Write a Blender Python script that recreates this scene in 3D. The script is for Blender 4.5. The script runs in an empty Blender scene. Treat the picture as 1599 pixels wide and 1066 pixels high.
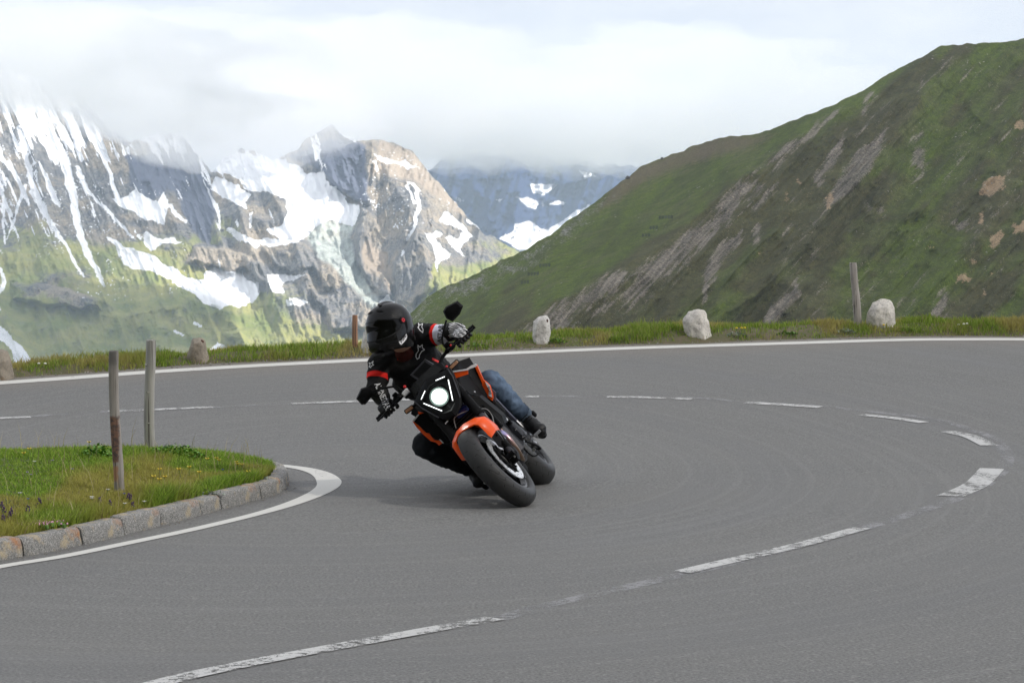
import bpy, math, random
import numpy as np
from mathutils import Vector, Matrix, Euler, noise as mnoise
random.seed(7)
SC = bpy.context.scene
COL = SC.collection
PI = math.pi

# ---------------------------------------------------------------- camera
F, HC = 3500.0, 1.41                       # focal length in photo pixels, eye height
PITCH = math.atan(103 / F)
cam_d = bpy.data.cameras.new('camera'); cam = bpy.data.objects.new('camera', cam_d); COL.objects.link(cam)
cam_d.sensor_width = 36; cam_d.lens = F / 1599 * 36
cam_d.clip_start = 0.1; cam_d.clip_end = 30000
cam_d.dof.use_dof = False
cam.location = (0, 0, HC); cam.rotation_euler = (PI / 2 - PITCH, 0, 0)
SC.camera = cam

# ---------------------------------------------------------------- sky, sun, exposure
SUN_DIR = Vector((0.80, -0.36, 0.72)).normalized()
sun_el = math.asin(SUN_DIR.z); sun_az = math.atan2(SUN_DIR.x, SUN_DIR.y)
SC.view_settings.view_transform = 'Standard'; SC.view_settings.look = 'None'
SC.view_settings.exposure = 0.37; SC.view_settings.gamma = 1
SC.render.engine = 'CYCLES'
cy = SC.cycles
cy.use_denoising = True; cy.max_bounces = 10; cy.diffuse_bounces = 3; cy.glossy_bounces = 3
cy.transmission_bounces = 6; cy.volume_bounces = 8; cy.transparent_max_bounces = 12
cy.caustics_reflective = False; cy.caustics_refractive = False
cy.sample_clamp_indirect = 4

w = bpy.data.worlds.new('World'); SC.world = w; w.use_nodes = True
nt = w.node_tree; N = nt.nodes; LK = nt.links
for n in list(N): N.remove(n)
def wn(t, **kw):
    n = N.new(t)
    for k, v in kw.items(): setattr(n, k, v)
    return n
sky = wn('ShaderNodeTexSky', sky_type='NISHITA', sun_disc=False, sun_elevation=sun_el, sun_rotation=sun_az, altitude=2400)
tc = wn('ShaderNodeTexCoord')
# overcast layer over the blue sky: cloud noise in the sky's own direction space
mp = wn('ShaderNodeMapping'); mp.inputs['Scale'].default_value = (1, 1, 3.2)
n1 = wn('ShaderNodeTexNoise'); n1.inputs['Scale'].default_value = 9.0; n1.inputs['Detail'].default_value = 7; n1.inputs['Roughness'].default_value = .55; n1.inputs['Distortion'].default_value = .35
cr = wn('ShaderNodeValToRGB')
cr.color_ramp.elements[0].position = .30; cr.color_ramp.elements[0].color = (.71, .73, .78, 1)
cr.color_ramp.elements[1].position = .60; cr.color_ramp.elements[1].color = (.86, .86, .87, 1)
e = cr.color_ramp.elements.new(.46); e.color = (.77, .78, .82, 1)
sep = wn('ShaderNodeSeparateXYZ')
mr = wn('ShaderNodeMapRange'); mr.inputs['From Min'].default_value = .12; mr.inputs['From Max'].default_value = .55
mr.inputs['To Min'].default_value = 1.0; mr.inputs['To Max'].default_value = .82
mul = wn('ShaderNodeVectorMath', operation='SCALE')
sk = wn('ShaderNodeVectorMath', operation='SCALE'); sk.inputs['Scale'].default_value = .10
mix = wn('ShaderNodeMix', data_type='RGBA'); mix.inputs['Factor'].default_value = .90
bg = wn('ShaderNodeBackground'); out = wn('ShaderNodeOutputWorld')
LK.new(tc.outputs['Generated'], mp.inputs['Vector']); LK.new(mp.outputs[0], n1.inputs['Vector'])
LK.new(n1.outputs['Fac'], cr.inputs['Fac']); LK.new(tc.outputs['Generated'], sep.inputs[0]); LK.new(sep.outputs['Z'], mr.inputs['Value'])
LK.new(cr.outputs['Color'], mul.inputs[0]); LK.new(mr.outputs[0], mul.inputs['Scale'])
LK.new(sky.outputs[0], sk.inputs[0]); LK.new(sk.outputs[0], mix.inputs['A']); LK.new(mul.outputs[0], mix.inputs['B'])
LK.new(mix.outputs['Result'], bg.inputs['Color']); bg.inputs['Strength'].default_value = 1.0
LK.new(bg.outputs[0], out.inputs['Surface'])

sl = bpy.data.lights.new('sun', 'SUN'); sun = bpy.data.objects.new('sun', sl); COL.objects.link(sun)
sl.energy = 5.0; sl.angle = math.radians(.6); sl.color = (1, .95, .87)
sun.rotation_euler = SUN_DIR.to_track_quat('Z', 'Y').to_euler()

# ---------------------------------------------------------------- helpers
def zroad(x, y):
    w_ = 1.5; s = (y - 17.5) / w_
    return .08 * w_ * (math.log1p(math.exp(s)) if s < 30 else s)
def ray(px, py):
    xc = (px - 799.5) / F; yc = -(py - 533) / F
    return Vector((xc, math.cos(PITCH) + yc * math.sin(PITCH), -math.sin(PITCH) + yc * math.cos(PITCH)))
def P(px, py, Y):
    r = ray(px, py); return Vector((r.x * Y / r.y, Y, HC + r.z * Y / r.y))
def G(px, py, dz=0.0):
    r = ray(px, py); lo, hi = 3.0, 200.0
    for _ in range(50):
        m = (lo + hi) / 2
        if HC + r.z / r.y * m > zroad(0, m) + dz: lo = m
        else: hi = m
    return Vector((r.x / r.y * lo, lo, zroad(0, lo) + dz))

def link(o, parent=None):
    COL.objects.link(o)
    if parent is not None: o.parent = parent
    return o
def tag(o, label=None, cat=None, group=None, kind=None):
    if label: o['label'] = label
    if cat: o['category'] = cat
    if group: o['group'] = group
    if kind: o['kind'] = kind
    return o
def thing(name, label, cat, loc=(0, 0, 0), group=None, matrix=None):
    o = bpy.data.objects.new(name, None); link(o); o.empty_display_size = .2
    if matrix is not None: o.matrix_world = matrix
    else: o.location = loc
    return tag(o, label, cat, group)

class MB:
    def __init__(s): s.v = []; s.f = []; s.u = None
    def add(s, vs, fs):
        k = len(s.v); s.v += [tuple(a) for a in vs]; s.f += [tuple(i + k for i in f) for f in fs]; return s
    def loft(s, rings, closed=True, caps=True):
        n = len(rings[0]); vs = [p for r in rings for p in r]; fs = []
        m = n if closed else n - 1
        for i in range(len(rings) - 1):
            for j in range(m):
                a = i * n + j; b = i * n + (j + 1) % n
                fs.append((a, b, b + n, a + n))
        if caps and closed:
            fs.append(tuple(reversed(range(n)))); fs.append(tuple(range((len(rings) - 1) * n, len(rings) * n)))
        return s.add(vs, fs)
    def tube(s, pts, r, n=10, caps=True, flat=1.0, upv=None):
        pts = [Vector(p) for p in pts]
        if not isinstance(r, (list, tuple)): r = [r] * len(pts)
        rings = []; prev = None
        for i, p in enumerate(pts):
            t = (pts[min(i + 1, len(pts) - 1)] - pts[max(i - 1, 0)]).normalized()
            if prev is None:
                a = Vector(upv) if upv else (Vector((0, 0, 1)) if abs(t.z) < .9 else Vector((1, 0, 0)))
            else: a = prev
            a = (a - t * a.dot(t)).normalized(); b = t.cross(a); prev = a
            rings.append([p + (a * math.cos(q) * flat + b * math.sin(q)) * r[i] for q in (2 * PI * j / n for j in range(n))])
        return s.loft(rings, True, caps)
    def prism(s, poly, off):                 # polygon (3-D points) swept by a vector
        poly = [Vector(p) for p in poly]; off = Vector(off)
        return s.loft([poly, [p + off for p in poly]])
    def box(s, c, d, rot=None, bev=.0):
        c = Vector(c); h = Vector(d) / 2; b = min(bev, min(h) * .9)
        R = rot if rot is not None else Matrix.Identity(3)
        def ring(z, ins):
            x, y = h.x - ins, h.y - ins; k = max(b, 1e-4)
            q = [(x - k, y), (-x + k, y), (-x, y - k), (-x, -y + k), (-x + k, -y), (x - k, -y), (x, -y + k), (x, y - k)] if b > 0 else [(x, y), (-x, y), (-x, -y), (x, -y)]
            return [c + R @ Vector((a_, b_, z)) for a_, b_ in q]
        if b > 0: return s.loft([ring(-h.z, b), ring(-h.z + b, 0), ring(h.z - b, 0), ring(h.z, b)])
        return s.loft([ring(-h.z, 0), ring(h.z, 0)])
    def ball(s, c, r, n=12, m=8, sq=(1, 1, 1), rot=None):
        c = Vector(c); R = rot if rot is not None else Matrix.Identity(3); rings = []
        for i in range(m + 1):
            a = PI * (i + .02) / (m + .04); rings.append([c + R @ Vector((r * sq[0] * math.sin(a) * math.cos(2 * PI * j / n), r * sq[1] * math.sin(a) * math.sin(2 * PI * j / n), r * sq[2] * math.cos(a))) for j in range(n)])
        return s.loft(rings)
    def lathe(s, prof, axis_o, axis, ref, n=48, closed_prof=False, ang=(0, 2 * PI)):
        # prof: list of (radius, along-axis); swept around axis
        ax = Vector(axis).normalized(); rf = Vector(ref); rf = (rf - ax * rf.dot(ax)).normalized(); b = ax.cross(rf); o = Vector(axis_o)
        full = abs(ang[1] - ang[0] - 2 * PI) < 1e-6; cnt = n if full else n + 1
        rings = []
        for j in range(cnt):
            q = ang[0] + (ang[1] - ang[0]) * j / n
            d = rf * math.cos(q) + b * math.sin(q)
            rings.append([o + d * r + ax * h for r, h in prof])
        m = len(prof); vs = [p for r in rings for p in r]; fs = []
        for j in range(n):
            k = (j + 1) % cnt
            for i in range(m if closed_prof else m - 1):
                i2 = (i + 1) % m
                fs.append((j * m + i, j * m + i2, k * m + i2, k * m + i))
        if closed_prof and not full:
            fs.append(tuple(range(m))); fs.append(tuple(reversed(range((cnt - 1) * m, cnt * m))))
        return s.add(vs, fs)
    def build(s, name, mat, parent=None, smooth=35, fix=True):
        me = bpy.data.meshes.new(name); me.from_pydata(s.v, [], s.f)
        if fix:
            import bmesh
            bm = bmesh.new(); bm.from_mesh(me); bmesh.ops.recalc_face_normals(bm, faces=bm.faces); bm.to_mesh(me); bm.free()
        me.materials.append(mat)
        if smooth is not None:
            me.polygons.foreach_set('use_smooth', [True] * len(me.polygons))
            if smooth < 180: me.set_sharp_from_angle(angle=math.radians(smooth))
        return link(bpy.data.objects.new(name, me), parent)

def npmesh(name, V, Fc, mat, attrs=None, parent=None, smooth=True):
    """V (n,3) array, Fc (m,4) or (m,3) array; attrs: dict of per-vertex float arrays"""
    me = bpy.data.meshes.new(name); k = Fc.shape[1]
    me.vertices.add(len(V)); me.vertices.foreach_set('co', np.ascontiguousarray(V, dtype=np.float32).ravel())
    me.loops.add(Fc.size); me.loops.foreach_set('vertex_index', np.ascontiguousarray(Fc, dtype=np.int32).ravel())
    me.polygons.add(len(Fc)); me.polygons.foreach_set('loop_start', np.arange(0, Fc.size, k, dtype=np.int32))
    me.update(calc_edges=True); me.validate()
    for a, arr in (attrs or {}).items():
        at = me.attributes.new(a, 'FLOAT', 'POINT'); at.data.foreach_set('value', np.ascontiguousarray(arr, dtype=np.float32).ravel())
    if smooth: me.polygons.foreach_set('use_smooth', np.ones(len(Fc), dtype=bool))
    me.materials.append(mat)
    return link(bpy.data.objects.new(name, me), parent)
def gridfaces(nr, nc):
    i, j = np.meshgrid(np.arange(nr - 1), np.arange(nc - 1), indexing='ij'); a = (i * nc + j).ravel()
    return np.stack([a, a + 1, a + nc + 1, a + nc], 1)

# numpy value noise
def vn(x, y, seed=0):
    x = np.asarray(x, float); y = np.asarray(y, float)
    xi = np.floor(x).astype(np.int64); yi = np.floor(y).astype(np.int64); fx = x - xi; fy = y - yi
    def h(a, b):
        n = (a * 374761393 + b * 668265263 + seed * 974711) & 0x7fffffff
        n = ((n ^ (n >> 13)) * 1274126177) & 0x7fffffff
        return ((n ^ (n >> 16)) & 0xffff) / 65535.0
    u = fx * fx * fx * (fx * (fx * 6 - 15) + 10); v = fy * fy * fy * (fy * (fy * 6 - 15) + 10)
    return (h(xi, yi) * (1 - u) + h(xi + 1, yi) * u) * (1 - v) + (h(xi, yi + 1) * (1 - u) + h(xi + 1, yi + 1) * u) * v
def fbm(x, y, o=5, seed=0, g=.5):
    a = 1; t = 0; s = 0
    for i in range(o): t = t + a * vn(x * 2 ** i + 17.3 * i, y * 2 ** i - 9.1 * i, seed + i); s += a; a *= g
    return t / s
def ridged(x, y, o=5, seed=0, g=.5):
    a = 1; t = 0; s = 0
    for i in range(o):
        n = 1 - np.abs(2 * vn(x * 2 ** i + 31.7 * i, y * 2 ** i + 11.9 * i, seed + i) - 1)
        t = t + a * n * n; s += a; a *= g
    return t / s

# ---------------------------------------------------------------- materials
class NT:
    def __init__(s, name):
        s.m = bpy.data.materials.new(name); s.m.use_nodes = True; s.t = s.m.node_tree
        s.p = s.t.nodes['Principled BSDF']; s.o = s.t.nodes['Material Output']
    def n(s, typ, ins=None, **kw):
        nd = s.t.nodes.new(typ)
        for k, v in kw.items(): setattr(nd, k, v)
        for k, v in (ins or {}).items(): s.set(nd, k, v)
        return nd
    def set(s, nd, k, v):
        if hasattr(v, 'bl_idname') and 'Socket' in v.bl_idname: s.t.links.new(v, nd.inputs[k])
        else: nd.inputs[k].default_value = v
    def coord(s, which='Object'): return s.n('ShaderNodeTexCoord').outputs[which]
    def mapping(s, vec, scale=(1, 1, 1), rot=(0, 0, 0), loc=(0, 0, 0)):
        return s.n('ShaderNodeMapping', {'Vector': vec, 'Scale': scale, 'Rotation': rot, 'Location': loc}).outputs[0]
    def noise(s, vec, scale, detail=5, rough=.55, dist=0.0):
        return s.n('ShaderNodeTexNoise', {'Vector': vec, 'Scale': scale, 'Detail': detail, 'Roughness': rough, 'Distortion': dist}).outputs['Fac']
    def vor(s, vec, scale, feature='F1', out='Distance', rnd=1.0):
        return s.n('ShaderNodeTexVoronoi', {'Vector': vec, 'Scale': scale, 'Randomness': rnd}, feature=feature).outputs[out]
    def ramp(s, fac, stops, interp='LINEAR'):
        r = s.n('ShaderNodeValToRGB', {'Fac': fac}); c = r.color_ramp; c.interpolation = interp
        while len(c.elements) < len(stops): c.elements.new(.5)
        for e_, (p_, col) in zip(c.elements, stops):
            e_.position = p_; e_.color = (*col, 1) if isinstance(col, (tuple, list)) else (col, col, col, 1)
        return r.outputs['Color']
    def mix(s, f, a, b, blend='MIX'):
        m_ = s.n('ShaderNodeMix', data_type='RGBA', blend_type=blend)
        for k, v in (('Factor', f), ('A', a), ('B', b)):
            if isinstance(v, (tuple, list)): v = (*v, 1)
            s.set(m_, k, v)
        return m_.outputs['Result']
    def math(s, op, a, b=0.0, c=None, clamp=False):
        m_ = s.n('ShaderNodeMath', operation=op, use_clamp=clamp); s.set(m_, 0, a); s.set(m_, 1, b)
        if c is not None: s.set(m_, 2, c)
        return m_.outputs[0]
    def sstep(s, v, a, b):
        return s.n('ShaderNodeMapRange', {'Value': v, 'From Min': a, 'From Max': b}, interpolation_type='SMOOTHSTEP').outputs[0]
    def attr(s, name): return s.n('ShaderNodeAttribute', attribute_name=name).outputs['Fac']
    def bump(s, h, strength=.3, dist=.01, normal=None):
        b = s.n('ShaderNodeBump', {'Height': h, 'Strength': strength, 'Distance': dist})
        if normal is not None: s.set(b, 'Normal', normal)
        return b.outputs[0]
    def fin(s, base=None, rough=None, metal=None, normal=None, spec=None, **kw):
        if base is not None: s.set(s.p, 'Base Color', (*base, 1) if isinstance(base, tuple) else base)
        if rough is not None: s.set(s.p, 'Roughness', rough)
        if metal is not None: s.set(s.p, 'Metallic', metal)
        if normal is not None: s.set(s.p, 'Normal', normal)
        if spec is not None: s.set(s.p, 'Specular IOR Level', spec)
        for k, v in kw.items(): s.set(s.p, k.replace('_', ' '), v)
        return s.m
def plain(name, col, rough=.5, metal=0.0, var=.15, scale=30, spec=.5, coat=0.0, bump=0.0):
    a = NT(name); v = a.noise(a.coord(), scale, 4)
    c = a.mix(a.ramp(v, [(.3, 0.0), (.7, 1.0)]), tuple(x * (1 - var) for x in col), tuple(min(1, x * (1 + var)) for x in col))
    r = a.n('ShaderNodeMapRange', {'Value': v, 'To Min': max(0, rough - .08), 'To Max': min(1, rough + .1)}).outputs[0]
    return a.fin(c, r, metal, a.bump(v, bump, .002) if bump else None, spec, Coat_Weight=coat)
def emit(name, col, strength):
    a = NT(name); a.fin((.03, .03, .03), .4, spec=.1, Emission_Strength=strength); a.p.inputs['Emission Color'].default_value = (*col, 1); return a.m
# ================================================================ road
def mat_asphalt():
    a = NT('asphalt'); c = a.coord()
    fine = a.noise(c, 75, 3, .7); v = a.vor(c, 60, out='Color'); vb = a.n('ShaderNodeRGBToBW', {'Color': v}).outputs[0]
    grit = a.sstep(vb, .78, .92)
    big = a.noise(a.mapping(c, (.35, 1.0, 1)), .55, 4, .6)
    # tyre-polished arcs: bands along the bend's own radius
    sx = a.n('ShaderNodeSeparateXYZ', {'Vector': a.mapping(c, (1, .62, 1), loc=(1.2, -16.2 * .62, 0))})
    rr = a.math('SQRT', a.math('ADD', a.math('MULTIPLY', sx.outputs['X'], sx.outputs['X']), a.math('MULTIPLY', sx.outputs['Y'], sx.outputs['Y'])))
    rv = a.n('ShaderNodeCombineXYZ', {'X': rr, 'Y': a.math('MULTIPLY', a.noise(c, .12, 2), 1.5)}).outputs[0]
    arc = a.noise(rv, 1.5, 6, .65)
    arcf = a.noise(a.mapping(rv, (9, .8, 1)), 1.6, 4, .6)
    base = a.mix(a.ramp(fine, [(.36, 0.0), (.64, 1.0)]), (.085, .085, .083), (.220, .219, .213))
    base = a.mix(a.math('MULTIPLY', grit, .38), base, (.32, .315, .30))
    base = a.mix(a.ramp(big, [(.35, 0.0), (.7, .4)]), base, (.185, .182, .172))
    base = a.mix(a.math('MULTIPLY', a.ramp(arc, [(.40, 1.0), (.53, 0.0)]), .27), base, (.095, .095, .098))
    base = a.mix(a.math('MULTIPLY', a.ramp(arcf, [(.50, 0.0), (.64, 1.0)]), .20), base, (.24, .24, .232))
    # brown dust towards the outer edge of the bend
    sy = a.n('ShaderNodeSeparateXYZ', {'Vector': c}).outputs
    edge = a.sstep(a.attr('edge'), 1.6, .05)
    base = a.mix(a.math('MULTIPLY', edge, .42), base, (.24, .205, .165))
    # thin sealed cracks
    cr = a.vor(a.mapping(a.n('ShaderNodeVectorMath', {0: c, 1: a.n('ShaderNodeTexNoise', {'Vector': c, 'Scale': .7, 'Detail': 5}).outputs['Color']}, operation='ADD').outputs[0], (.25, .4, 1)), .5, 'DISTANCE_TO_EDGE')
    base = a.mix(a.math('MULTIPLY', a.sstep(cr, .0035, .0008), .0), base, (.05, .05, .05))
    h = a.math('ADD', fine, a.math('MULTIPLY', vb, .6))
    return a.fin(base, a.ramp(arc, [(.3, .62), (.6, .82)]), normal=a.bump(h, .55, .004), spec=.35)
M_ASPH = mat_asphalt()
def mat_paint(name, cover, col=(.72, .71, .67), opac=1.0):
    a = NT(name); c = a.coord()
    n = a.noise(c, 28, 6, .7); n2 = a.noise(a.mapping(c, (1, .25, 1)), 6, 4, .6); fine = a.noise(c, 130, 2, .6)
    s = a.math('ADD', a.math('MULTIPLY', n, .6), a.math('MULTIPLY', n2, .5))
    s = a.math('ADD', s, a.math('MULTIPLY', a.math('SUBTRACT', fine, .5), .35))
    m = a.sstep(s, .56 - .30 * (cover - .5) - .05, .56 - .30 * (cover - .5) + .07)
    m2 = a.math('MULTIPLY', a.math('SUBTRACT', 1.0, m), 1.0)
    m2 = m if cover < 0 else m
    inv = a.math('SUBTRACT', 1.0, a.sstep(s, .50 + .32 * (cover - .5), .60 + .32 * (cover - .5)))
    base = a.mix(fine, tuple(x * .82 for x in col), col)
    return a.fin(base, .7, normal=a.bump(fine, .4, .003), Alpha=a.math('MULTIPLY', inv, opac))
M_LINE = mat_paint('edge_line_paint', 1.0, opac=.95)
M_DASH = mat_paint('dash_paint', .62, (.62, .62, .61), .92)
M_OLD = mat_paint('worn_paint', .50, (.38, .38, .39), .70)

OUT = [(-420, 622), (-200, 612), (0, 598), (120, 589.5), (250, 580), (400, 571), (560, 563), (700, 556), (850, 549), (975, 544), (1100, 540), (1250, 535.5), (1400, 531), (1500, 530), (1599, 530), (1750, 531), (1950, 534)]
def spline(pts, n):
    pts = [Vector(p) for p in pts]; out_ = []
    q = [pts[0] * 2 - pts[1]] + pts + [pts[-1] * 2 - pts[-2]]
    for i in range(1, len(q) - 2):
        for k in range(n):
            t = k / n; a, b, c, d = q[i - 1], q[i], q[i + 1], q[i + 2]
            out_.append(.5 * ((2 * b) + (c - a) * t + (2 * a - 5 * b + 4 * c - d) * t * t + (3 * b - a - 3 * c + d) * t ** 3))
    out_.append(q[-2]); return out_
outw = spline([G(*p) for p in OUT], 12)
OX = np.array([p.x for p in outw]); OY = np.array([p.y for p in outw])
def outerY(x): return np.interp(x, OX, OY)

# asphalt sheet
xs = np.linspace(-16, 16, 161); NR = 420
V = []; EDG = []
ys0 = np.linspace(-6, 1, NR)
for i in range(NR):
    t = i / (NR - 1)
    for x in xs:
        yo = float(outerY(x)) + .38 + .10 * math.sin(x * 2.3) * math.sin(x * .71)
        y = -6 + (yo + 6) * t
        V.append((x, y, zroad(0, y))); EDG.append(yo - y)
road = npmesh('road', np.array(V), gridfaces(NR, len(xs)), M_ASPH, {'edge': np.array(EDG)})
tag(road, kind='structure')

def strip(name, pts, width, mat, dz=.0035, taper=None):
    """painted strip lying on the road along ground points"""
    vs = []; n = len(pts)
    for i, p in enumerate(pts):
        t = (pts[min(i + 1, n - 1)] - pts[max(i - 1, 0)]); t.z = 0; t.normalize(); s = Vector((-t.y, t.x, 0))
        w_ = width[i] if isinstance(width, list) else width
        for k in (-.5, -.17, .17, .5):
            q = p + s * w_ * k; vs.append((q.x, q.y, zroad(0, q.y) + dz))
    o = npmesh(name, np.array(vs), gridfaces(n, 4), mat); return tag(o, kind='structure')
def gline(pxs, n=10): return spline([G(*p) for p in pxs], n)
strip('road_edge_line', [p for p in outw], .25, M_LINE)
# inner edge line round the island
INN = [(-260, 935), (-100, 906), (0, 885), (100, 868.5), (200, 848), (300, 827), (400, 803), (460, 785), (500, 768), (514, 755), (505, 742), (480, 733), (440, 727), (400, 724), (330, 719), (240, 716)]
iw = gline(INN, 10)
wI = []
for i, p in enumerate(iw):
    t = i / (len(iw) - 1); wI.append(.085 + .085 * max(0, 1 - abs(t - .62) / .22))
strip('road_inner_line', iw, wI, M_LINE)
# faint old line and the dashes of the centre line
OLD1 = [(-20, 652), (48, 650), (170, 642), (332, 636), (455, 630), (560, 627), (700, 622.5), (842, 619.5), (948, 619), (1080, 621), (1162, 627), (1281, 634), (1342, 641), (1443, 652), (1500, 665), (1548, 684), (1571, 705), (1570, 728), (1545, 752), (1500, 776), (1440, 797), (1350, 824), (1210, 862), (1060, 898), (930, 928), (850, 946), (775, 968)]
strip('road_worn_line', gline(OLD1, 8), .10, M_OLD, .002)
DASH = [([(180, 1088), (270, 1062), (400, 1034), (600, 997), (772, 966)], .105), ([(1064, 894), (1150, 874), (1250, 851), (1345, 825)], .105),
        ([(1484, 775), (1524, 757), (1549, 732)], .17), ([(1480, 674), (1516, 682), (1545, 696)], .14),
        ([(1345, 648), (1395, 653), (1443, 660)], .12), ([(1164, 629), (1220, 632), (1281, 636)], .14), ([(948, 620), (1010, 621), (1080, 623.5)], .12),
        ([(690, 622), (770, 620), (842, 619.5)], .12), ([(455, 630.5), (560, 627), (640, 624)], .12), ([(170, 643), (250, 639.5), (332, 636)], .12), ([(-40, 655), (48, 651.5)], .12)]
for pp, w_ in DASH: strip('centre_line_dash', gline(pp, 8), w_, M_DASH, .005)

# ================================================================ grass blades helper
def grass_mesh(name, pts, mat, hmin, hmax, wid, seed=1, lean=.5, parent=None, hfun=None):
    rng = np.random.default_rng(seed); n = len(pts); B = np.asarray(pts, float)
    h = rng.uniform(hmin, hmax, n) * (1 + .5 * rng.random(n) ** 6)
    if hfun is not None: h = h * hfun(B[:, 0], B[:, 1])
    a = rng.uniform(0, 2 * PI, n); la = rng.uniform(0, 2 * PI, n); ll = rng.uniform(.1, lean, n) * h
    dx, dy = np.cos(a) * wid / 2, np.sin(a) * wid / 2; lx, ly = np.cos(la) * ll, np.sin(la) * ll
    z0 = B[:, 2] - .01
    v0 = np.stack([B[:, 0] - dx, B[:, 1] - dy, z0], 1); v1 = np.stack([B[:, 0] + dx, B[:, 1] + dy, z0], 1)
    m0 = np.stack([B[:, 0] - dx * .8 + lx * .35, B[:, 1] - dy * .8 + ly * .35, z0 + h * .6], 1); m1 = np.stack([B[:, 0] + dx * .8 + lx * .35, B[:, 1] + dy * .8 + ly * .35, z0 + h * .6], 1)
    tp = np.stack([B[:, 0] + lx, B[:, 1] + ly, z0 + h], 1); tq = tp + np.stack([dx * .15, dy * .15, 0 * dx], 1)
    V = np.stack([v0, v1, m1, m0, tp, tq], 1).reshape(-1, 3)
    k = np.arange(n) * 6
    Fq = np.concatenate([np.stack([k, k + 1, k + 2, k + 3], 1), np.stack([k + 3, k + 2, k + 5, k + 4], 1)])
    r = np.repeat(rng.random(n), 6); hh = np.tile(np.array([0, 0, .6, .6, 1, 1.]), n)
    dry = np.repeat(fbm(B[:, 0] * 1.3 + 5, B[:, 1] * .55, 4, 3), 6)
    return npmesh(name, V, Fq, mat, {'rnd': r, 'hh': hh, 'dry': dry}, parent)
def mat_grass(name, g1, g2, dryc, dry_at=.55, tan=.92):
    a = NT(name); r = a.attr('rnd'); d = a.attr('dry')
    c = a.mix(r, g1, g2); c = a.mix(a.math('MULTIPLY', a.sstep(d, dry_at - .06, dry_at + .08), .75), c, dryc)
    c = a.mix(a.sstep(r, tan, tan + .03), c, (.34, .28, .14))
    a.t.links.new(c, a.p.inputs['Base Color']); a.p.inputs['Roughness'].default_value = .6; a.p.inputs['Specular IOR Level'].default_value = .25
    tr = a.n('ShaderNodeBsdfTranslucent', {'Color': c}); ms = a.n('ShaderNodeMixShader', {0: .35, 1: a.p.outputs[0], 2: tr.outputs[0]})
    a.t.links.new(ms.outputs[0], a.o.inputs['Surface']); return a.m
M_GR1 = mat_grass('island_grass', (.10, .20, .020), (.40, .56, .075), (.46, .38, .11), .56)
M_GR2 = mat_grass('verge_grass', (.13, .22, .028), (.36, .46, .075), (.46, .37, .14), .52, .88)
def mat_soil(name, c1, c2):
    a = NT(name); c = a.coord(); n = a.noise(c, 9, 6, .65); n2 = a.noise(c, 60, 4)
    return a.fin(a.mix(a.ramp(n, [(.35, 0.0), (.65, 1.0)]), c1, c2), .9, normal=a.bump(n2, .8, .02))
M_SOIL = mat_soil('turf_soil', (.055, .070, .02), (.10, .13, .035))
M_VSOIL = mat_soil('verge_soil', (.15, .115, .075), (.085, .10, .035))

# ================================================================ island
KB = [(-330, 925), (-200, 905), (-60, 885), (0, 875), (100, 857), (200, 834), (300, 808), (400, 781), (436, 770), (451, 759), (450, 748), (436, 741), (400, 733), (330, 727), (240, 723), (120, 722), (0, 724), (-150, 728), (-330, 735)]
kb = spline([G(*p) for p in KB], 16)
# resample by arc length
def resample(pts, step):
    d = [0.0]
    for a, b in zip(pts, pts[1:]): d.append(d[-1] + (b - a).length)
    n = max(2, int(d[-1] / step)); res = []; j = 0
    for i in range(n + 1):
        s = d[-1] * i / n
        while j < len(d) - 2 and d[j + 1] < s: j += 1
        t = (s - d[j]) / max(1e-9, d[j + 1] - d[j]); res.append(pts[j].lerp(pts[j + 1], min(1, t)))
    return res
kbr = resample(kb, .02)
def mat_granite():
    a = NT('granite_kerb'); c = a.coord()
    n = a.noise(c, 140, 3, .7); n2 = a.noise(c, 14, 5, .6); n3 = a.noise(c, 5, 5, .6); v = a.vor(c, 110, out='Color')
    vb = a.n('ShaderNodeRGBToBW', {'Color': v}).outputs[0]
    b = a.mix(vb, (.20, .20, .195), (.44, .43, .41)); b = a.mix(a.ramp(n, [(.38, 1.0), (.55, 0.0)]), b, (.11, .11, .11))
    b = a.mix(a.math('MULTIPLY', a.ramp(n2, [(.52, 0.0), (.66, 1.0)]), .7), b, (.50, .40, .25))
    b = a.mix(a.math('MULTIPLY', a.ramp(n3, [(.60, 0.0), (.70, 1.0)]), .75), b, (.42, .17, .045))
    return a.fin(b, .8, normal=a.bump(a.math('ADD', n2, a.math('MULTIPLY', n, .4)), .9, .012))
M_GRAN = mat_granite()
KH = .094; KW = .11
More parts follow.
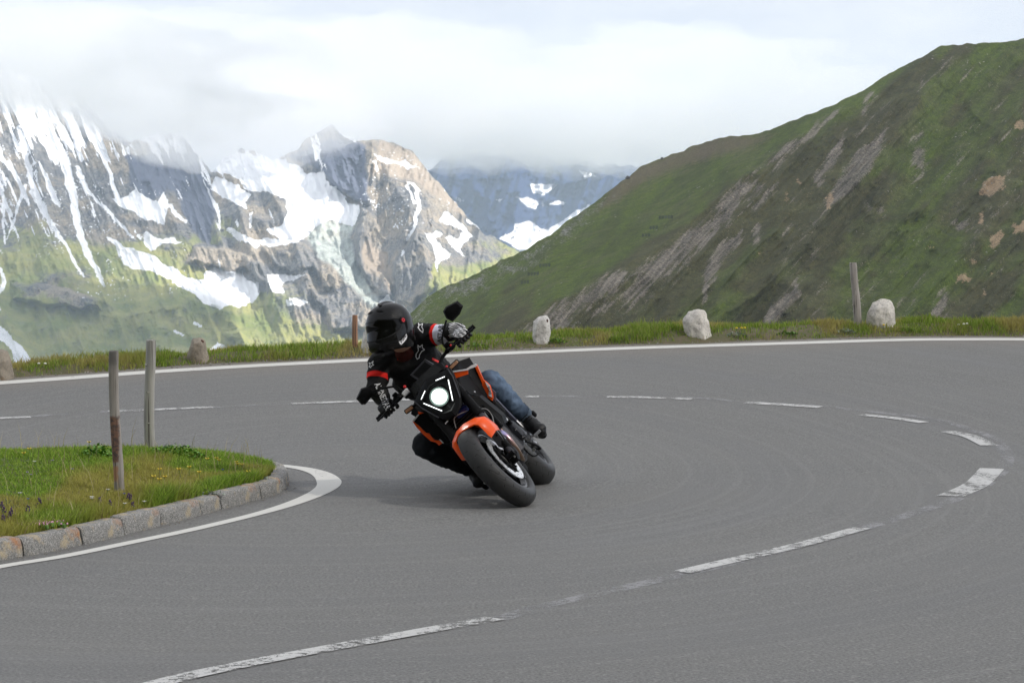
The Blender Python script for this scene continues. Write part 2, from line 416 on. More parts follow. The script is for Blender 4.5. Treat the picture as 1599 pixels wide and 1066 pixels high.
# stone joints (photo pixels along the kerb's foot), nearest kerb index
def kidx(px, py):
    g = G(px, py); return min(range(len(kbr)), key=lambda i: (kbr[i] - g).length)
joints = [kidx(*p) for p in [(-60, 885), (42, 868), (128, 850), (195, 835), (256, 820), (317, 803), (347, 795), (410, 778), (441, 767)]]
step = 15
j0 = joints[0]
while j0 - step > 2: j0 -= step; joints.insert(0, j0)
j1 = joints[-1]
while j1 + 14 < len(kbr) - 2: j1 += 14; joints.append(j1)
for a_, b_ in zip(joints, joints[1:]):
    m_ = MB(); rings = []; base = kbr[(a_ + b_) // 2]; rg = random.Random(a_)
    hj = KH + rg.uniform(-.006, .006); oj = rg.uniform(-.004, .004)
    idx = list(range(a_, b_ + 1)); L = len(idx)
    for q, i in enumerate(idx):
        p = kbr[i]; t = (kbr[min(i + 1, len(kbr) - 1)] - kbr[max(i - 1, 0)]); t.z = 0; t.normalize(); s = Vector((-t.y, t.x, 0))  # towards the island
        e_ = min(q, L - 1 - q); ins = .012 if e_ == 0 else (.004 if e_ == 1 else 0)
        shrink = t * (.008 if q == 0 else (-.008 if q == L - 1 else 0))
        prof = [(0 + ins, -.03), (.003 + ins, .02), (.008 + ins, .05), (.012 + ins, hj - .022), (.018 + ins, hj - .008 - ins * .4), (.032 + ins, hj - ins * .6), (.08, hj - ins * .6 + .002), (KW, hj - ins), (KW, -.03)]
        ring = []
        for k, (u, z) in enumerate(prof):
            nz = mnoise.noise(Vector((p.x * 14 + k * .7, p.y * 14, z * 20))) * .008 if 0 < k < 8 else 0
            nq = p + s * (u + oj + nz) + shrink; ring.append((nq.x - base.x, nq.y - base.y, z + nz * .7 + zroad(0, p.y) - base.z))
        rings.append(ring)
    m_.loft(rings); o = m_.build('kerb_stone', M_GRAN, smooth=50); o.location = base
    tag(o, 'rough grey granite kerb stone with rusty stains edging the grass island', 'kerb stone', 'granite kerb stones round the grass island')

# island turf: between the kerb's two arms
cen = []; nk = len(kbr)
inner = []
for i, p in enumerate(kbr):
    t = (kbr[min(i + 1, nk - 1)] - kbr[max(i - 1, 0)]); t.z = 0; t.normalize(); inner.append(p + Vector((-t.y, t.x, 0)) * (KW - .01))
tipi = max(range(nk), key=lambda i: inner[i].x)
near = inner[:tipi + 1]; far = inner[tipi:][::-1]
nX = np.array([p.x for p in near]); nY = np.array([p.y for p in near]); fX = np.array([p.x for p in far]); fY = np.array([p.y for p in far])
def isl(x): return np.interp(x, nX, nY), np.interp(x, fX, fY)
def islz(x, y):
    a, b = isl(x); d = np.minimum(y - a, b - y); d = np.maximum(0, np.minimum(d, inner[tipi].x - x))
    zr = np.array([zroad(0, float(v)) for v in np.ravel(y)]).reshape(np.shape(y))
    rise = 1 - np.exp(-d / .9)
    return KH - .02 + zr + .16 * rise + .05 * rise * (fbm(x * 1.7, y * 1.7, 3, 5) - .5)
NX, NY = 220, 70
gx = np.linspace(float(max(nX[0], fX[0])), inner[tipi].x - .002, NX); V = np.zeros((NY, NX, 3))
for j in range(NY):
    a, b = isl(gx); y = a + (b - a) * j / (NY - 1); V[j, :, 0] = gx; V[j, :, 1] = y; V[j, :, 2] = islz(gx, y)
isle = npmesh('island', V.reshape(-1, 3), gridfaces(NY, NX), M_SOIL); tag(isle, kind='structure')
rng = np.random.default_rng(4)
def isl_pts(n, x0, dens=None):
    x = rng.uniform(x0, inner[tipi].x - .03, n); a, b = isl(x); y = a + (b - a) * rng.random(n) ** 1.15
    z = islz(x, y); return np.stack([x, y, z], 1)
pts = isl_pts(150000, -3.9)
keep = rng.random(len(pts)) < (.35 + 1.3 * fbm(pts[:, 0] * 2.2, pts[:, 1] * 1.5, 3, 9)); pts = pts[keep]
def hI(x, y):
    a, b = isl(x); near_ = np.exp(-(y - a) / .5); return .35 + 1.1 * near_ * fbm(x * 2, y * 2, 3, 21) * 1.6 + 1.3 * np.maximum(0, fbm(x * 1.6, y * 1.2, 3, 12) - .45)
gr = grass_mesh('grass', pts, M_GR1, .035, .075, .006, 3, .8, hfun=hI)
tag(gr, 'short green and ochre alpine grass covering the island', 'grass', kind='stuff')
# thin dry stalks
ps = isl_pts(260, -3.9); st = grass_mesh('dry_grass', ps, plain('dry_stalk', (.42, .36, .20), .7), .10, .19, .0035, 9, .5)
tag(st, 'thin pale dry stalks rising out of the island grass', 'grass', kind='stuff')

# leafy and flowering plants on the island
def on_isl(px, py):
    r = ray(px, py); lo, hi = 6, 30
    for _ in range(40):
        m = (lo + hi) / 2; x = r.x / r.y * m
        if HC + r.z / r.y * m > float(islz(np.array([x]), np.array([m]))[0]): lo = m
        else: hi = m
    x = r.x / r.y * lo; return Vector((x, lo, float(islz(np.array([x]), np.array([lo]))[0])))
M_YEL = plain('yellow_petal', (.85, .62, .02), .5); M_WHI = plain('white_petal', (.8, .8, .72), .5); M_PUR = plain('purple_petal', (.10, .05, .13), .6, var=.4)
M_BLU = plain('blue_petal', (.06, .10, .55), .5); M_PIN = plain('pink_petal', (.72, .36, .55), .6); M_STM = plain('green_stem', (.10, .20, .03), .6); M_LIL = plain('lilac_petal', (.38, .24, .60), .5)
def flower(px, py, pm, r, h, label, name, grp, petals=5, spike=False, n=1):
    b = on_isl(px, py + 4); t = thing(name, label, 'flower', b, grp); rg = random.Random(int(px * 7 + py))
    lx, ly = rg.uniform(-.02, .02), rg.uniform(-.02, .02)
    MB().tube([(0, 0, -.01), (lx * .4, ly * .4, h * .5), (lx, ly, h)], .0016, 5).build('stem', M_STM, t)
    m = MB()
    if spike:
        for k in range(16):
            q = rg.uniform(0, 2 * PI); zz = h * (.55 + .5 * k / 16); rr = r * (1.1 - .6 * k / 16)
            m.ball((lx + math.cos(q) * rr, ly + math.sin(q) * rr, zz), r * .5, 5, 3)
        m.build('flower_head', pm, t)
    else:
        for k in range(petals):
            q = 2 * PI * k / petals; d = Vector((math.cos(q), math.sin(q), .45)); s = Vector((-math.sin(q), math.cos(q), 0)); c = Vector((lx, ly, h))
            m.add([c, c + d * r * .6 + s * r * .42, c + d * r, c + d * r * .6 - s * r * .42, c + Vector((0, 0, -.003))], [(0, 1, 2, 3), (0, 3, 2, 1)][:1])
        m.ball((lx, ly, h + .002), r * .35, 6, 4, (1, 1, .7)); m.build('flower_head', pm, t, fix=False)
for px, py in [(237, 757), (247, 762), (251, 746), (254, 757), (283, 745), (295, 742), (312, 750), (322, 728), (341, 727), (372, 733), (376, 737), (390, 748), (140, 702), (49, 713), (37, 720), (345, 730), (368, 736)]:
    flower(px, py, M_YEL, .020, .065, 'small yellow buttercup flower in the island grass', 'yellow_flower', 'yellow flowers in the island grass')
for px, py in [(140, 787), (148, 788), (59, 729), (27, 781), (165, 775), (189, 797), (230, 793)]:
    flower(px, py, M_WHI, .015, .05, 'small white flower in the island grass', 'white_flower', 'white flowers in the island grass', 8)
for px, py in [(67, 791), (5, 806), (14, 812), (18, 806), (3, 797), (157, 790), (169, 793), (209, 797), (204, 784), (38, 803), (205, 783), (10, 818)]:
    flower(px, py, M_PUR, .0085, .06, 'dark purple flower spike in the island grass', 'purple_flower', 'dark purple flower spikes in the island grass', spike=True)
for px, py in [(45, 788), (3, 799), (353, 740), (192, 779)]:
    flower(px, py, M_BLU, .011, .045, 'small deep blue flower in the island grass', 'blue_flower', 'blue flowers in the island grass')
for px, py in [(38, 747), (45, 750), (109, 741), (83, 727)]:
    flower(px, py, M_LIL, .011, .05, 'small lilac flower in the island grass', 'lilac_flower', 'lilac flowers in the island grass')
b = on_isl(58, 822); t = thing('cushion_plant', 'low pink flowering cushion plant beside the kerb', 'plant', b)
m = MB(); mf = MB()
for k in range(70):
    x, y = random.gauss(0, .055), random.gauss(0, .05); m.ball((x, y, .01), .014, 5, 3)
    if k % 1 == 0:
        for _ in range(2):
            xx, yy = x + random.uniform(-.02, .02), y + random.uniform(-.03, .03); mf.ball((xx, yy, .024), .0055, 5, 3)
m.build('leaves', M_STM, t); mf.build('blossom', M_PIN, t)
def leafy(px, py, r, h, mat, label, name, n=160, ls=.03, y=None):
    b = on_isl(px, py) if y is None else y; m = MB(); rg = random.Random(int(px))
    for k in range(n):
        q = rg.uniform(0, 2 * PI); rr = r * math.sqrt(rg.random()); zz = h * (1 - (rr / r) ** 2) * rg.uniform(.3, 1)
        c = Vector((math.cos(q) * rr, math.sin(q) * rr * .7, zz)); d = Vector((rg.gauss(0, 1), rg.gauss(0, 1), rg.uniform(-.2, .9))).normalized(); s = d.cross(Vector((rg.random(), rg.random(), 1))).normalized()
        L = ls * rg.uniform(.6, 1.2); m.add([c - d * L * .5, c + s * L * .28, c + d * L * .5, c - s * L * .28], [(0, 1, 2, 3)])
    o = m.build(name, mat, smooth=None, fix=False); o.location = b; return tag(o, label, 'plant')
M_LEAF = plain('bright_leaf', (.13, .30, .03), .5, var=.5, scale=60); M_SILV = plain('silver_leaf', (.34, .40, .33), .6, var=.3, scale=60)
leafy(155, 716, .16, .10, M_LEAF, 'bright green leafy clump behind the nearer wooden post', 'leafy_plant', 420)
leafy(270, 712, .22, .09, M_LEAF, 'bright green leafy clump right of the taller wooden post', 'leafy_plant', 420)
leafy(404, 749, .09, .03, M_SILV, 'silver grey leaved plant at the tip of the island', 'silver_plant', 200, .022)
leafy(318, 772, .13, .035, M_SILV, 'silver grey leaved patch near the kerb right of the posts', 'silver_plant', 120, .022)

# ================================================================ wooden posts and boulders
def mat_wood(name, c1, c2, knots=(.05, .04, .035), bark=None):
    a = NT(name); c = a.coord(); f = a.noise(a.mapping(c, (60, 60, 2.2)), 1.6, 6, .7); n = a.noise(a.mapping(c, (1, 1, .35)), 9, 4)
    cr_ = a.ramp(a.noise(a.mapping(c, (34, 34, .9)), 2.0, 3, .5), [(.36, 1.0), (.42, 0.0)])
    b = a.mix(f, c1, c2); b = a.mix(a.math('MULTIPLY', a.ramp(n, [(.4, 0.0), (.7, 1.0)]), .4), b, tuple(x * .6 for x in c1)); b = a.mix(a.math('MULTIPLY', cr_, .85), b, knots)
    if bark:
        z = a.n('ShaderNodeSeparateXYZ', {'Vector': c}); zz = z.outputs['Z']; xx = z.outputs['X']
        zn = a.math('ADD', zz, a.math('MULTIPLY', a.math('SUBTRACT', a.noise(c, 12, 4), .5), .12)); xn = a.math('ADD', xx, a.math('MULTIPLY', a.math('SUBTRACT', a.noise(c, 30, 4), .5), .03))
        band = a.math('MULTIPLY', a.math('MULTIPLY', a.sstep(zn, bark[0], bark[0] + .02), a.sstep(zn, bark[1], bark[1] - .02)), a.sstep(xn, .018, .006))
        bn = a.noise(c, 55, 4, .7)
        b = a.mix(band, b, a.mix(a.ramp(bn, [(.4, 0.0), (.6, 1.0)]), (.085, .065, .062), (.23, .125, .085)))
        band2 = a.math('MULTIPLY', a.sstep(zn, bark[0], bark[0] - .03), a.math('MULTIPLY', a.sstep(zn, .04, .08), a.sstep(xn, .014, .0)))
        b = a.mix(a.math('MULTIPLY', band2, .8), b, (.40, .20, .10))
        top = a.sstep(zn, .70, .76); b = a.mix(a.math('MULTIPLY', a.math('MULTIPLY', top, .6), a.sstep(xn, .02, -.01)), b, (.05, .05, .05))
    return a.fin(b, .8, normal=a.bump(a.math('ADD', f, a.math('MULTIPLY', cr_, -.6)), .7, .006))
def post(name, label, px0, py0, px1, py1, wpx, mat, Y=None, split=False, nub=0, sunk=.06, taper=1.0):
    if Y is None: b = on_isl(px0, py0)
    else: b = P(px0, py0, Y)
    tp = P(px1, py1, b.y); ax = (tp - b); H = ax.length; ax.normalize(); R = wpx / F * b.y / 2
    m = MB(); rings = []; nz = 26; rg = random.Random(int(px0)); na = 22
    for i in range(nz + 1):
        h = -sunk + (H + sunk) * i / nz; ring = []
        for j in range(na):
            q = 2 * PI * j / na; rr = R * (1 - .08 * (h / H)) * (1 + .05 * math.cos(3 * q + px0) + .04 * math.cos(2 * q + 1))
            rr *= 1 + .06 * mnoise.noise(Vector((math.cos(q) * 1.3, math.sin(q) * 1.3, h * 5 + px0)))
            if j % 5 == 2: rr *= .93
            bend = .010 * math.sin(h * 5 + px0); hh = h
            if i == nz: rr *= .93; hh += rg.uniform(-.005, .005)
            ring.append(Vector((math.cos(q) * rr + bend, math.sin(q) * rr, 0)) + ax * hh)
        rings.append(ring)
    m.loft(rings)
    o = m.build(name, mat, smooth=60); o.location = b; tag(o, label, 'post', 'weathered wooden posts along the road')
    for k in range(nub):
        h = H * (.12 + .8 * (k + .5) / nub + rg.uniform(-.02, .02)); q = rg.uniform(PI, 2 * PI)
        d = Vector((math.cos(q), math.sin(q), .25)).normalized()
        c = ax * h + Vector((math.cos(q), math.sin(q), 0)) * R * .9
        MB().tube([c, c + d * R * .35], [R * .2, R * .1], 7).build('branch_stub', mat, o)
    return o
M_W1 = mat_wood('grey_wood_bark', (.22, .20, .18), (.46, .43, .40), bark=(.17, .45)); M_W2 = mat_wood('silver_wood', (.27, .26, .245), (.54, .52, .49)); M_W3 = mat_wood('pale_wood', (.27, .25, .235), (.50, .46, .43)); M_W4 = mat_wood('brown_wood', (.24, .13, .085), (.50, .28, .17))
post('wooden_post', 'grey wooden post with bark remains, nearer of the two on the grass island', 184, 769, 179, 548, 16.5, M_W1)
post('wooden_post', 'silver grey wooden post standing further back on the grass island', 236, 706, 234, 531, 16.5, M_W2, nub=3)
YR = float(outerY(4.0)) + 1.0
post('wooden_post', 'pale knotty wooden post beside the round white boulder on the verge', 1339, 520, 1333, 410, 12, M_W3, Y=YR, nub=7, sunk=.25)
post('wooden_post', 'reddish brown wooden post on the verge behind the rider helmet', 557, 560, 554, 492, 9, M_W4, Y=float(outerY(-1.7)) + .9, nub=1, sunk=.25)

def mat_rock(name, c1, c2, stain, st=.62, dark=(.12, .12, .12)):
    a = NT(name); c = a.coord(); n = a.noise(c, 9, 7, .65); n2 = a.noise(c, 3.5, 5, .6); n3 = a.noise(c, 50, 4, .7)
    b = a.mix(a.ramp(n, [(.3, 0.0), (.7, 1.0)]), c1, c2); b = a.mix(a.math('MULTIPLY', a.ramp(n2, [(st, 0.0), (st + .08, 1.0)]), .8), b, stain)
    b = a.mix(a.math('MULTIPLY', a.ramp(n3, [(.38, 1.0), (.46, 0.0)]), .45), b, dark)
    return a.fin(b, .85, normal=a.bump(a.math('ADD', n, a.math('MULTIPLY', n3, .3)), .9, .03))
M_R1 = mat_rock('pale_limestone', (.48, .46, .44), (.84, .82, .79), (.42, .29, .16), .60); M_R2 = mat_rock('white_limestone', (.48, .45, .42), (.84, .80, .74), (.40, .31, .20), .62)
M_R3 = mat_rock('brown_boulder_rock', (.22, .19, .15), (.38, .33, .27), (.26, .16, .09), .6)
def boulder(label, outline, Y, depth, mat, seed, hole=None, front=None):
    """outline: the stone's photo outline, given its own distance; a faceted block with chipped, weathered faces"""
    import bmesh
    cx = sum(p[0] for p in outline) / len(outline); y1 = max(p[1] for p in outline); y0 = min(p[1] for p in outline)
    base = P(cx, y1, Y); rg = random.Random(seed); s = Y / F; bm = bmesh.new()
    pts_ = [((px - cx) * s, (y1 - py) * s) for px, py in outline]; mx = sum(p[0] for p in pts_) / len(pts_); mz = sum(p[1] for p in pts_) / len(pts_)
    for x, z in pts_: bm.verts.new((x, rg.uniform(-.12, .12) * depth, z))
    for sd in (-1, 1):
        fc = front if (front and sd < 0) else [(mx + (x - mx) * rg.uniform(.45, .72), mz + (z - mz) * rg.uniform(.5, .8)) for x, z in pts_[::2]]
        for x, z in fc: bm.verts.new((x, sd * depth * rg.uniform(.75, 1.05), z))
    for x, z in pts_:
        if z < .1 * (y1 - y0) * s: bm.verts.new((x * .95, 0, -.15)); bm.verts.new((x * .8, -depth * .8, -.15)); bm.verts.new((x * .8, depth * .8, -.15))
    r = bmesh.ops.convex_hull(bm, input=bm.verts); bmesh.ops.delete(bm, geom=[v for v in r['geom_interior'] if isinstance(v, bmesh.types.BMVert)], context='VERTS')
    bmesh.ops.dissolve_limit(bm, angle_limit=math.radians(9), verts=bm.verts, edges=bm.edges)
    bmesh.ops.bevel(bm, geom=list(bm.edges), offset=.016, segments=2, profile=.6, affect='EDGES', clamp_overlap=True)
    bmesh.ops.triangulate(bm, faces=bm.faces)
    for _ in range(4):
        lg = [e_ for e_ in bm.edges if e_.calc_length() > .022]
        if not lg: break
        bmesh.ops.subdivide_edges(bm, edges=lg, cuts=1); bmesh.ops.triangulate(bm, faces=bm.faces)
    bm.normal_update()
    for v in bm.verts:
        q = v.co * 1.0; n_ = mnoise.noise(q * 6 + Vector((seed, 0, 0))) * .012 + mnoise.noise(q * 17 + Vector((seed, 3, 0))) * .007 + mnoise.noise(q * 45) * .003; v.co += v.normal * n_
    me = bpy.data.meshes.new('boulder'); bm.to_mesh(me); bm.free(); me.materials.append(mat)
    me.polygons.foreach_set('use_smooth', [True] * len(me.polygons)); me.set_sharp_from_angle(angle=math.radians(32))
    o = link(bpy.data.objects.new('boulder', me)); o.location = base; tag(o, label, 'boulder', 'marker boulders on the road verge')
    if hole:
        hx, hz = (hole[0] - cx) * s, (y1 - hole[1]) * s
        from mathutils.bvhtree import BVHTree as BT_
        tr = BT_.FromPolygons([v.co for v in me.vertices], [tuple(p.vertices) for p in me.polygons]); hh, nn, _, _ = tr.ray_cast(Vector((hx, -1, hz)), Vector((0, 1, 0)))
        if hh is not None: MB().lathe([(0, .002), (.013, .002), (.018, .001), (.020, -.008), (0, -.008)], hh, nn, (0, 0, 1), 14).build('rusty_plug', plain('rust', (.06, .022, .012), .9, var=.5, scale=60), o)
    return o
def vY(px, extra=.75):
    """distance of a point on the verge under an image column"""
    y = 24.
    for _ in range(8): y = float(outerY((px - 799.5) / F * y)) + extra
    return y
boulder('slim pale boulder with a brown streak standing beyond the rider hand', [(831, 500), (840, 494), (854, 492), (858, 500), (861, 518), (859, 530), (848, 541), (836, 538), (831, 525)], vY(845, .6), .09, M_R1, 3, hole=(854.5, 500.5))
boulder('white angular boulder on the verge in the middle of the bend', [(1066, 500), (1074, 485), (1090, 482), (1101, 485), (1107, 502), (1111, 524), (1108, 530), (1090, 533), (1072, 534), (1070, 520)], vY(1088, .6), .13, M_R2, 8)
boulder('round white boulder with an ochre patch right of the tall verge post', [(1352, 500), (1353, 487), (1362, 472), (1375, 466), (1390, 468), (1397, 478), (1399, 503), (1392, 514), (1372, 518), (1354, 512)], vY(1375, .9), .14, M_R2, 15)
boulder('brownish grey pointed boulder on the left verge behind the island posts', [(291, 560), (297, 540), (301, 528), (314, 526), (321, 530), (324, 545), (328, 562), (322, 570), (300, 571)], vY(309, .6), .11, M_R3, 21, hole=(317.5, 532))
boulder('broad brown boulder cut by the left edge of the picture', [(-26, 560), (-20, 547), (0, 544), (14, 546), (18, 560), (22, 585), (20, 596), (-10, 600), (-28, 596)], vY(2, .4), .13, M_R3, 27)
boulder('low pale grey boulder beside the brown post behind the helmet', [(563, 540), (566, 520), (573, 508), (588, 505), (596, 520), (598, 555), (580, 559), (566, 557)], vY(580, .6), .1, M_R1, 33)
# rusty drilled hole plugs left in three of the stones
def plug(px, py, Y, r):
    pass

# ================================================================ verge
NX = 420; vx = np.linspace(-15, 15, NX)
rows = [.30, .36, .44, .55, .7, .9, 1.1, 1.35, 1.6, 1.9, 2.3, 2.9, 3.8, 5.2, 7.5, 11, 16]
def vz(x, d):
    d = np.asarray(d, float); yo = outerY(x); zr = .08 * 1.5 * np.log1p(np.exp((yo + np.minimum(d, 1.0) - 17.5) / 1.5))
    right = np.clip((x + 3) / 6, 0, 1)
    up = (.055 + .035 * right) * np.clip((d - .30) / .45, 0, 1) * (1.0 + 1.3 * (fbm(x * 1.4, d * .9, 4, 31) - .5)) + .03 * np.clip((d - .3) / .3, 0, 1) * fbm(x * 7, d * 5, 3, 8)
    fall = -np.maximum(0, d - 1.7) * .55
    return zr - .02 + up + fall
V = np.zeros((len(rows), NX, 3))
for j, d in enumerate(rows):
    V[j, :, 0] = vx; V[j, :, 1] = outerY(vx) + d; V[j, :, 2] = vz(vx, np.full(NX, d))
tag(npmesh('verge', V.reshape(-1, 3), gridfaces(len(rows), NX), M_VSOIL), kind='structure')
n = 130000; x = rng.uniform(-9, 10, n); d = .36 + 1.9 * rng.random(n) ** 1.0
den = fbm(x * 1.8, d * 2.5, 4, 44); k = rng.random(n) < np.clip((den - .30) * 5, .16, 1) * np.clip((d - .33) / .2, .08, 1)
x, d = x[k], d[k]; pts = np.stack([x, outerY(x) + d, vz(x, d)], 1)
g2 = grass_mesh('grass', pts, M_GR2, .02, .055, .009, 13, .7, hfun=lambda a, b: .30 + 1.9 * fbm(a * 2.6, b * 2.6, 3, 51) ** 1.5 * 1.4)
tag(g2, 'rough green and tan grass along the outer verge of the bend', 'grass', kind='stuff')
for px, c_ in [(1150, M_SILV), (1320, M_SILV), (1415, M_LEAF), (960, M_LEAF), (868, M_LEAF), (745, M_LEAF), (1230, M_LEAF)]:
    Yv = vY(px, .55); xw = (px - 799.5) / F * Yv
    o = leafy(px, 0, .13, .05, c_, {1150: 'silvery low plant right of the white angular boulder', 1320: 'silvery low plant at the foot of the tall verge post', 1415: 'green leafy plant right of the round white boulder', 960: 'green leafy plant between the slim boulder and the angular boulder', 868: 'green leafy plant at the right foot of the slim boulder', 745: 'green leafy plant on the verge just right of the rider glove', 1230: 'green leafy plant midway between the angular boulder and the tall verge post'}[px], 'leafy_plant', 150, .028, y=Vector((xw, Yv, float(vz(np.array([xw]), np.array([.55]))[0]))))
for px, cm, lb in [(1150, M_YEL, 'yellow'), (1158, M_YEL, 'yellow'), (1163, M_YEL, 'yellow'), (1380, M_YEL, 'yellow'), (1497, M_WHI, 'white'), (1505, M_WHI, 'white'), (1510, M_WHI, 'white'), (60, M_WHI, 'white'), (70, M_WHI, 'white')]:
    Yv = vY(px, .62); xw = (px - 799.5) / F * Yv; bz = Vector((xw, Yv, float(vz(np.array([xw]), np.array([.62]))[0])))
    t = thing(lb + '_flower', 'small %s flower in the verge grass' % lb, 'flower', bz, lb + ' flowers in the verge grass')
    MB().tube([(0, 0, -.01), (0, 0, .06)], .003, 5).build('stem', M_STM, t); MB().ball((0, 0, .065), .016, 8, 5, (1, 1, .6)).build('flower_head', cm, t)

# loose grit and small stones on the outer margin and under the kerb
rg = random.Random(5); m = MB()
for k in range(1500):
    if k < 1150: x = rg.uniform(-8, 9); y = float(outerY(x)) + rg.gauss(.42, .09); r = rg.uniform(.004, .014)
    else:
        i = rg.randrange(len(kbr)); p = kbr[i]; x, y = p.x + rg.uniform(-.01, .05), p.y - abs(rg.gauss(.015, .03)); r = rg.uniform(.0025, .006)
    if k >= 1150 and i > tipi: continue
    z = zroad(0, y) + r * .4; q = rg.uniform(0, 6.28)
    vs = [(x + r * rg.uniform(.7, 1.2) * math.cos(q + a_), y + r * rg.uniform(.7, 1.2) * math.sin(q + a_), z) for a_ in (0, 1.57, 3.14, 4.71)]
    m.add(vs + [(x, y, z + r * .7), (x, y, z - r * .7)], [(0, 1, 4), (1, 2, 4), (2, 3, 4), (3, 0, 4), (1, 0, 5), (2, 1, 5), (3, 2, 5), (0, 3, 5)])
tag(m.build('gravel', mat_rock('gravel_stone', (.16, .15, .13), (.42, .40, .36), (.3, .2, .12), .6), smooth=None, fix=False), 'loose gravel along the outer road margin and the kerb foot', 'gravel', kind='stuff')

# ================================================================ terrain helpers
def inpoly_sd(X, Y, poly):
    """signed distance (px), positive inside"""
    poly = np.array(poly, float); ins = np.zeros(X.shape, bool); d = np.full(X.shape, 1e9)
    for (xa, ya), (xb, yb) in zip(poly, np.roll(poly, -1, 0)):
        ex, ey = xb - xa, yb - ya; t = np.clip(((X - xa) * ex + (Y - ya) * ey) / (ex * ex + ey * ey + 1e-9), 0, 1)
        d = np.minimum(d, np.hypot(X - xa - t * ex, Y - ya - t * ey))
        c = ((ya > Y) != (yb > Y)) & (X < (xb - xa) * (Y - ya) / (yb - ya + 1e-12) + xa); ins ^= c
    return np.where(ins, d, -d)
def line_sd(X, Y, pts, w0, w1):
    d = np.full(X.shape, -1e9); n = len(pts) - 1
    for i in range(n):
        (xa, ya), (xb, yb) = pts[i], pts[i + 1]; ex, ey = xb - xa, yb - ya
        t = np.clip(((X - xa) * ex + (Y - ya) * ey) / (ex * ex + ey * ey), 0, 1); w_ = w0 + (w1 - w0) * (i + t) / n
        d = np.maximum(d, w_ - np.hypot(X - xa - t * ex, Y - ya - t * ey))
    return d
def warp(X, Y, amt, sc, seed):
    return X + amt * (fbm(X / sc, Y / sc, 4, seed) - .5) * 2, Y + amt * (fbm(X / sc + 40, Y / sc, 4, seed + 5) - .5) * 2
def surface(name, X, Yp, D, mat, attrs, back=True):
    """X, Yp: bearing and elevation of each terrain point (photo pixels), D its true distance"""
    nr, nc = X.shape
    xc = (X - 799.5) / F; yc = -(Yp - 533) / F; ry = math.cos(PITCH) + yc * math.sin(PITCH); rz = -math.sin(PITCH) + yc * math.cos(PITCH)
    V = np.stack([xc / ry * D, D, HC + rz / ry * D], 2)
    if back:
        last = V[-1]; ext = []
        for k, (dd, dz) in enumerate([(.05, .02), (.12, .07), (.25, .2)]):
            r = last.copy(); s = 1 + dd; r[:, 0] *= s; r[:, 1] *= s; r[:, 2] = last[:, 2] - last[:, 1] * dz; ext.append(r)
        V = np.concatenate([V, np.array(ext)]); attrs = {k: np.concatenate([a] + [a[-1:]] * 3) for k, a in attrs.items()}
    o = npmesh(name, V.reshape(-1, 3), gridfaces(V.shape[0], nc), mat, {k: a.ravel() for k, a in attrs.items()}); return tag(o, kind='structure')

# ================================================================ left massif
RL = [(-420, 20), (-250, 40), (-100, 70), (0, 105), (45, 118), (90, 150), (125, 150), (165, 196), (205, 222), (250, 204), (285, 212), (310, 245), (330, 268), (352, 246), (372, 234), (405, 236), (425, 248), (460, 236), (484, 214), (506, 200), (520, 197), (537, 209), (555, 221), (590, 216), (622, 226), (645, 240), (668, 268), (690, 290), (720, 326), (728, 340), (760, 366), (800, 386), (850, 420), (920, 470), (1010, 520)]
def mesh_px(xa, xb, nc, ridge, ybase, nr, jit=0, seed=0, pw=1.0):
    x = np.linspace(xa, xb, nc); yr = np.interp(x, [p[0] for p in ridge], [p[1] for p in ridge]) + jit * (fbm(x / 14, x * 0, 5, seed) - .5)
    t = np.linspace(0, 1, nr)[:, None]; X = np.repeat(x[None], nr, 0); return X, ybase + (yr[None] - ybase) * t, t + 0 * X
X, Y, T = mesh_px(-420, 1010, 900, RL, 660, 460, 12, 3)
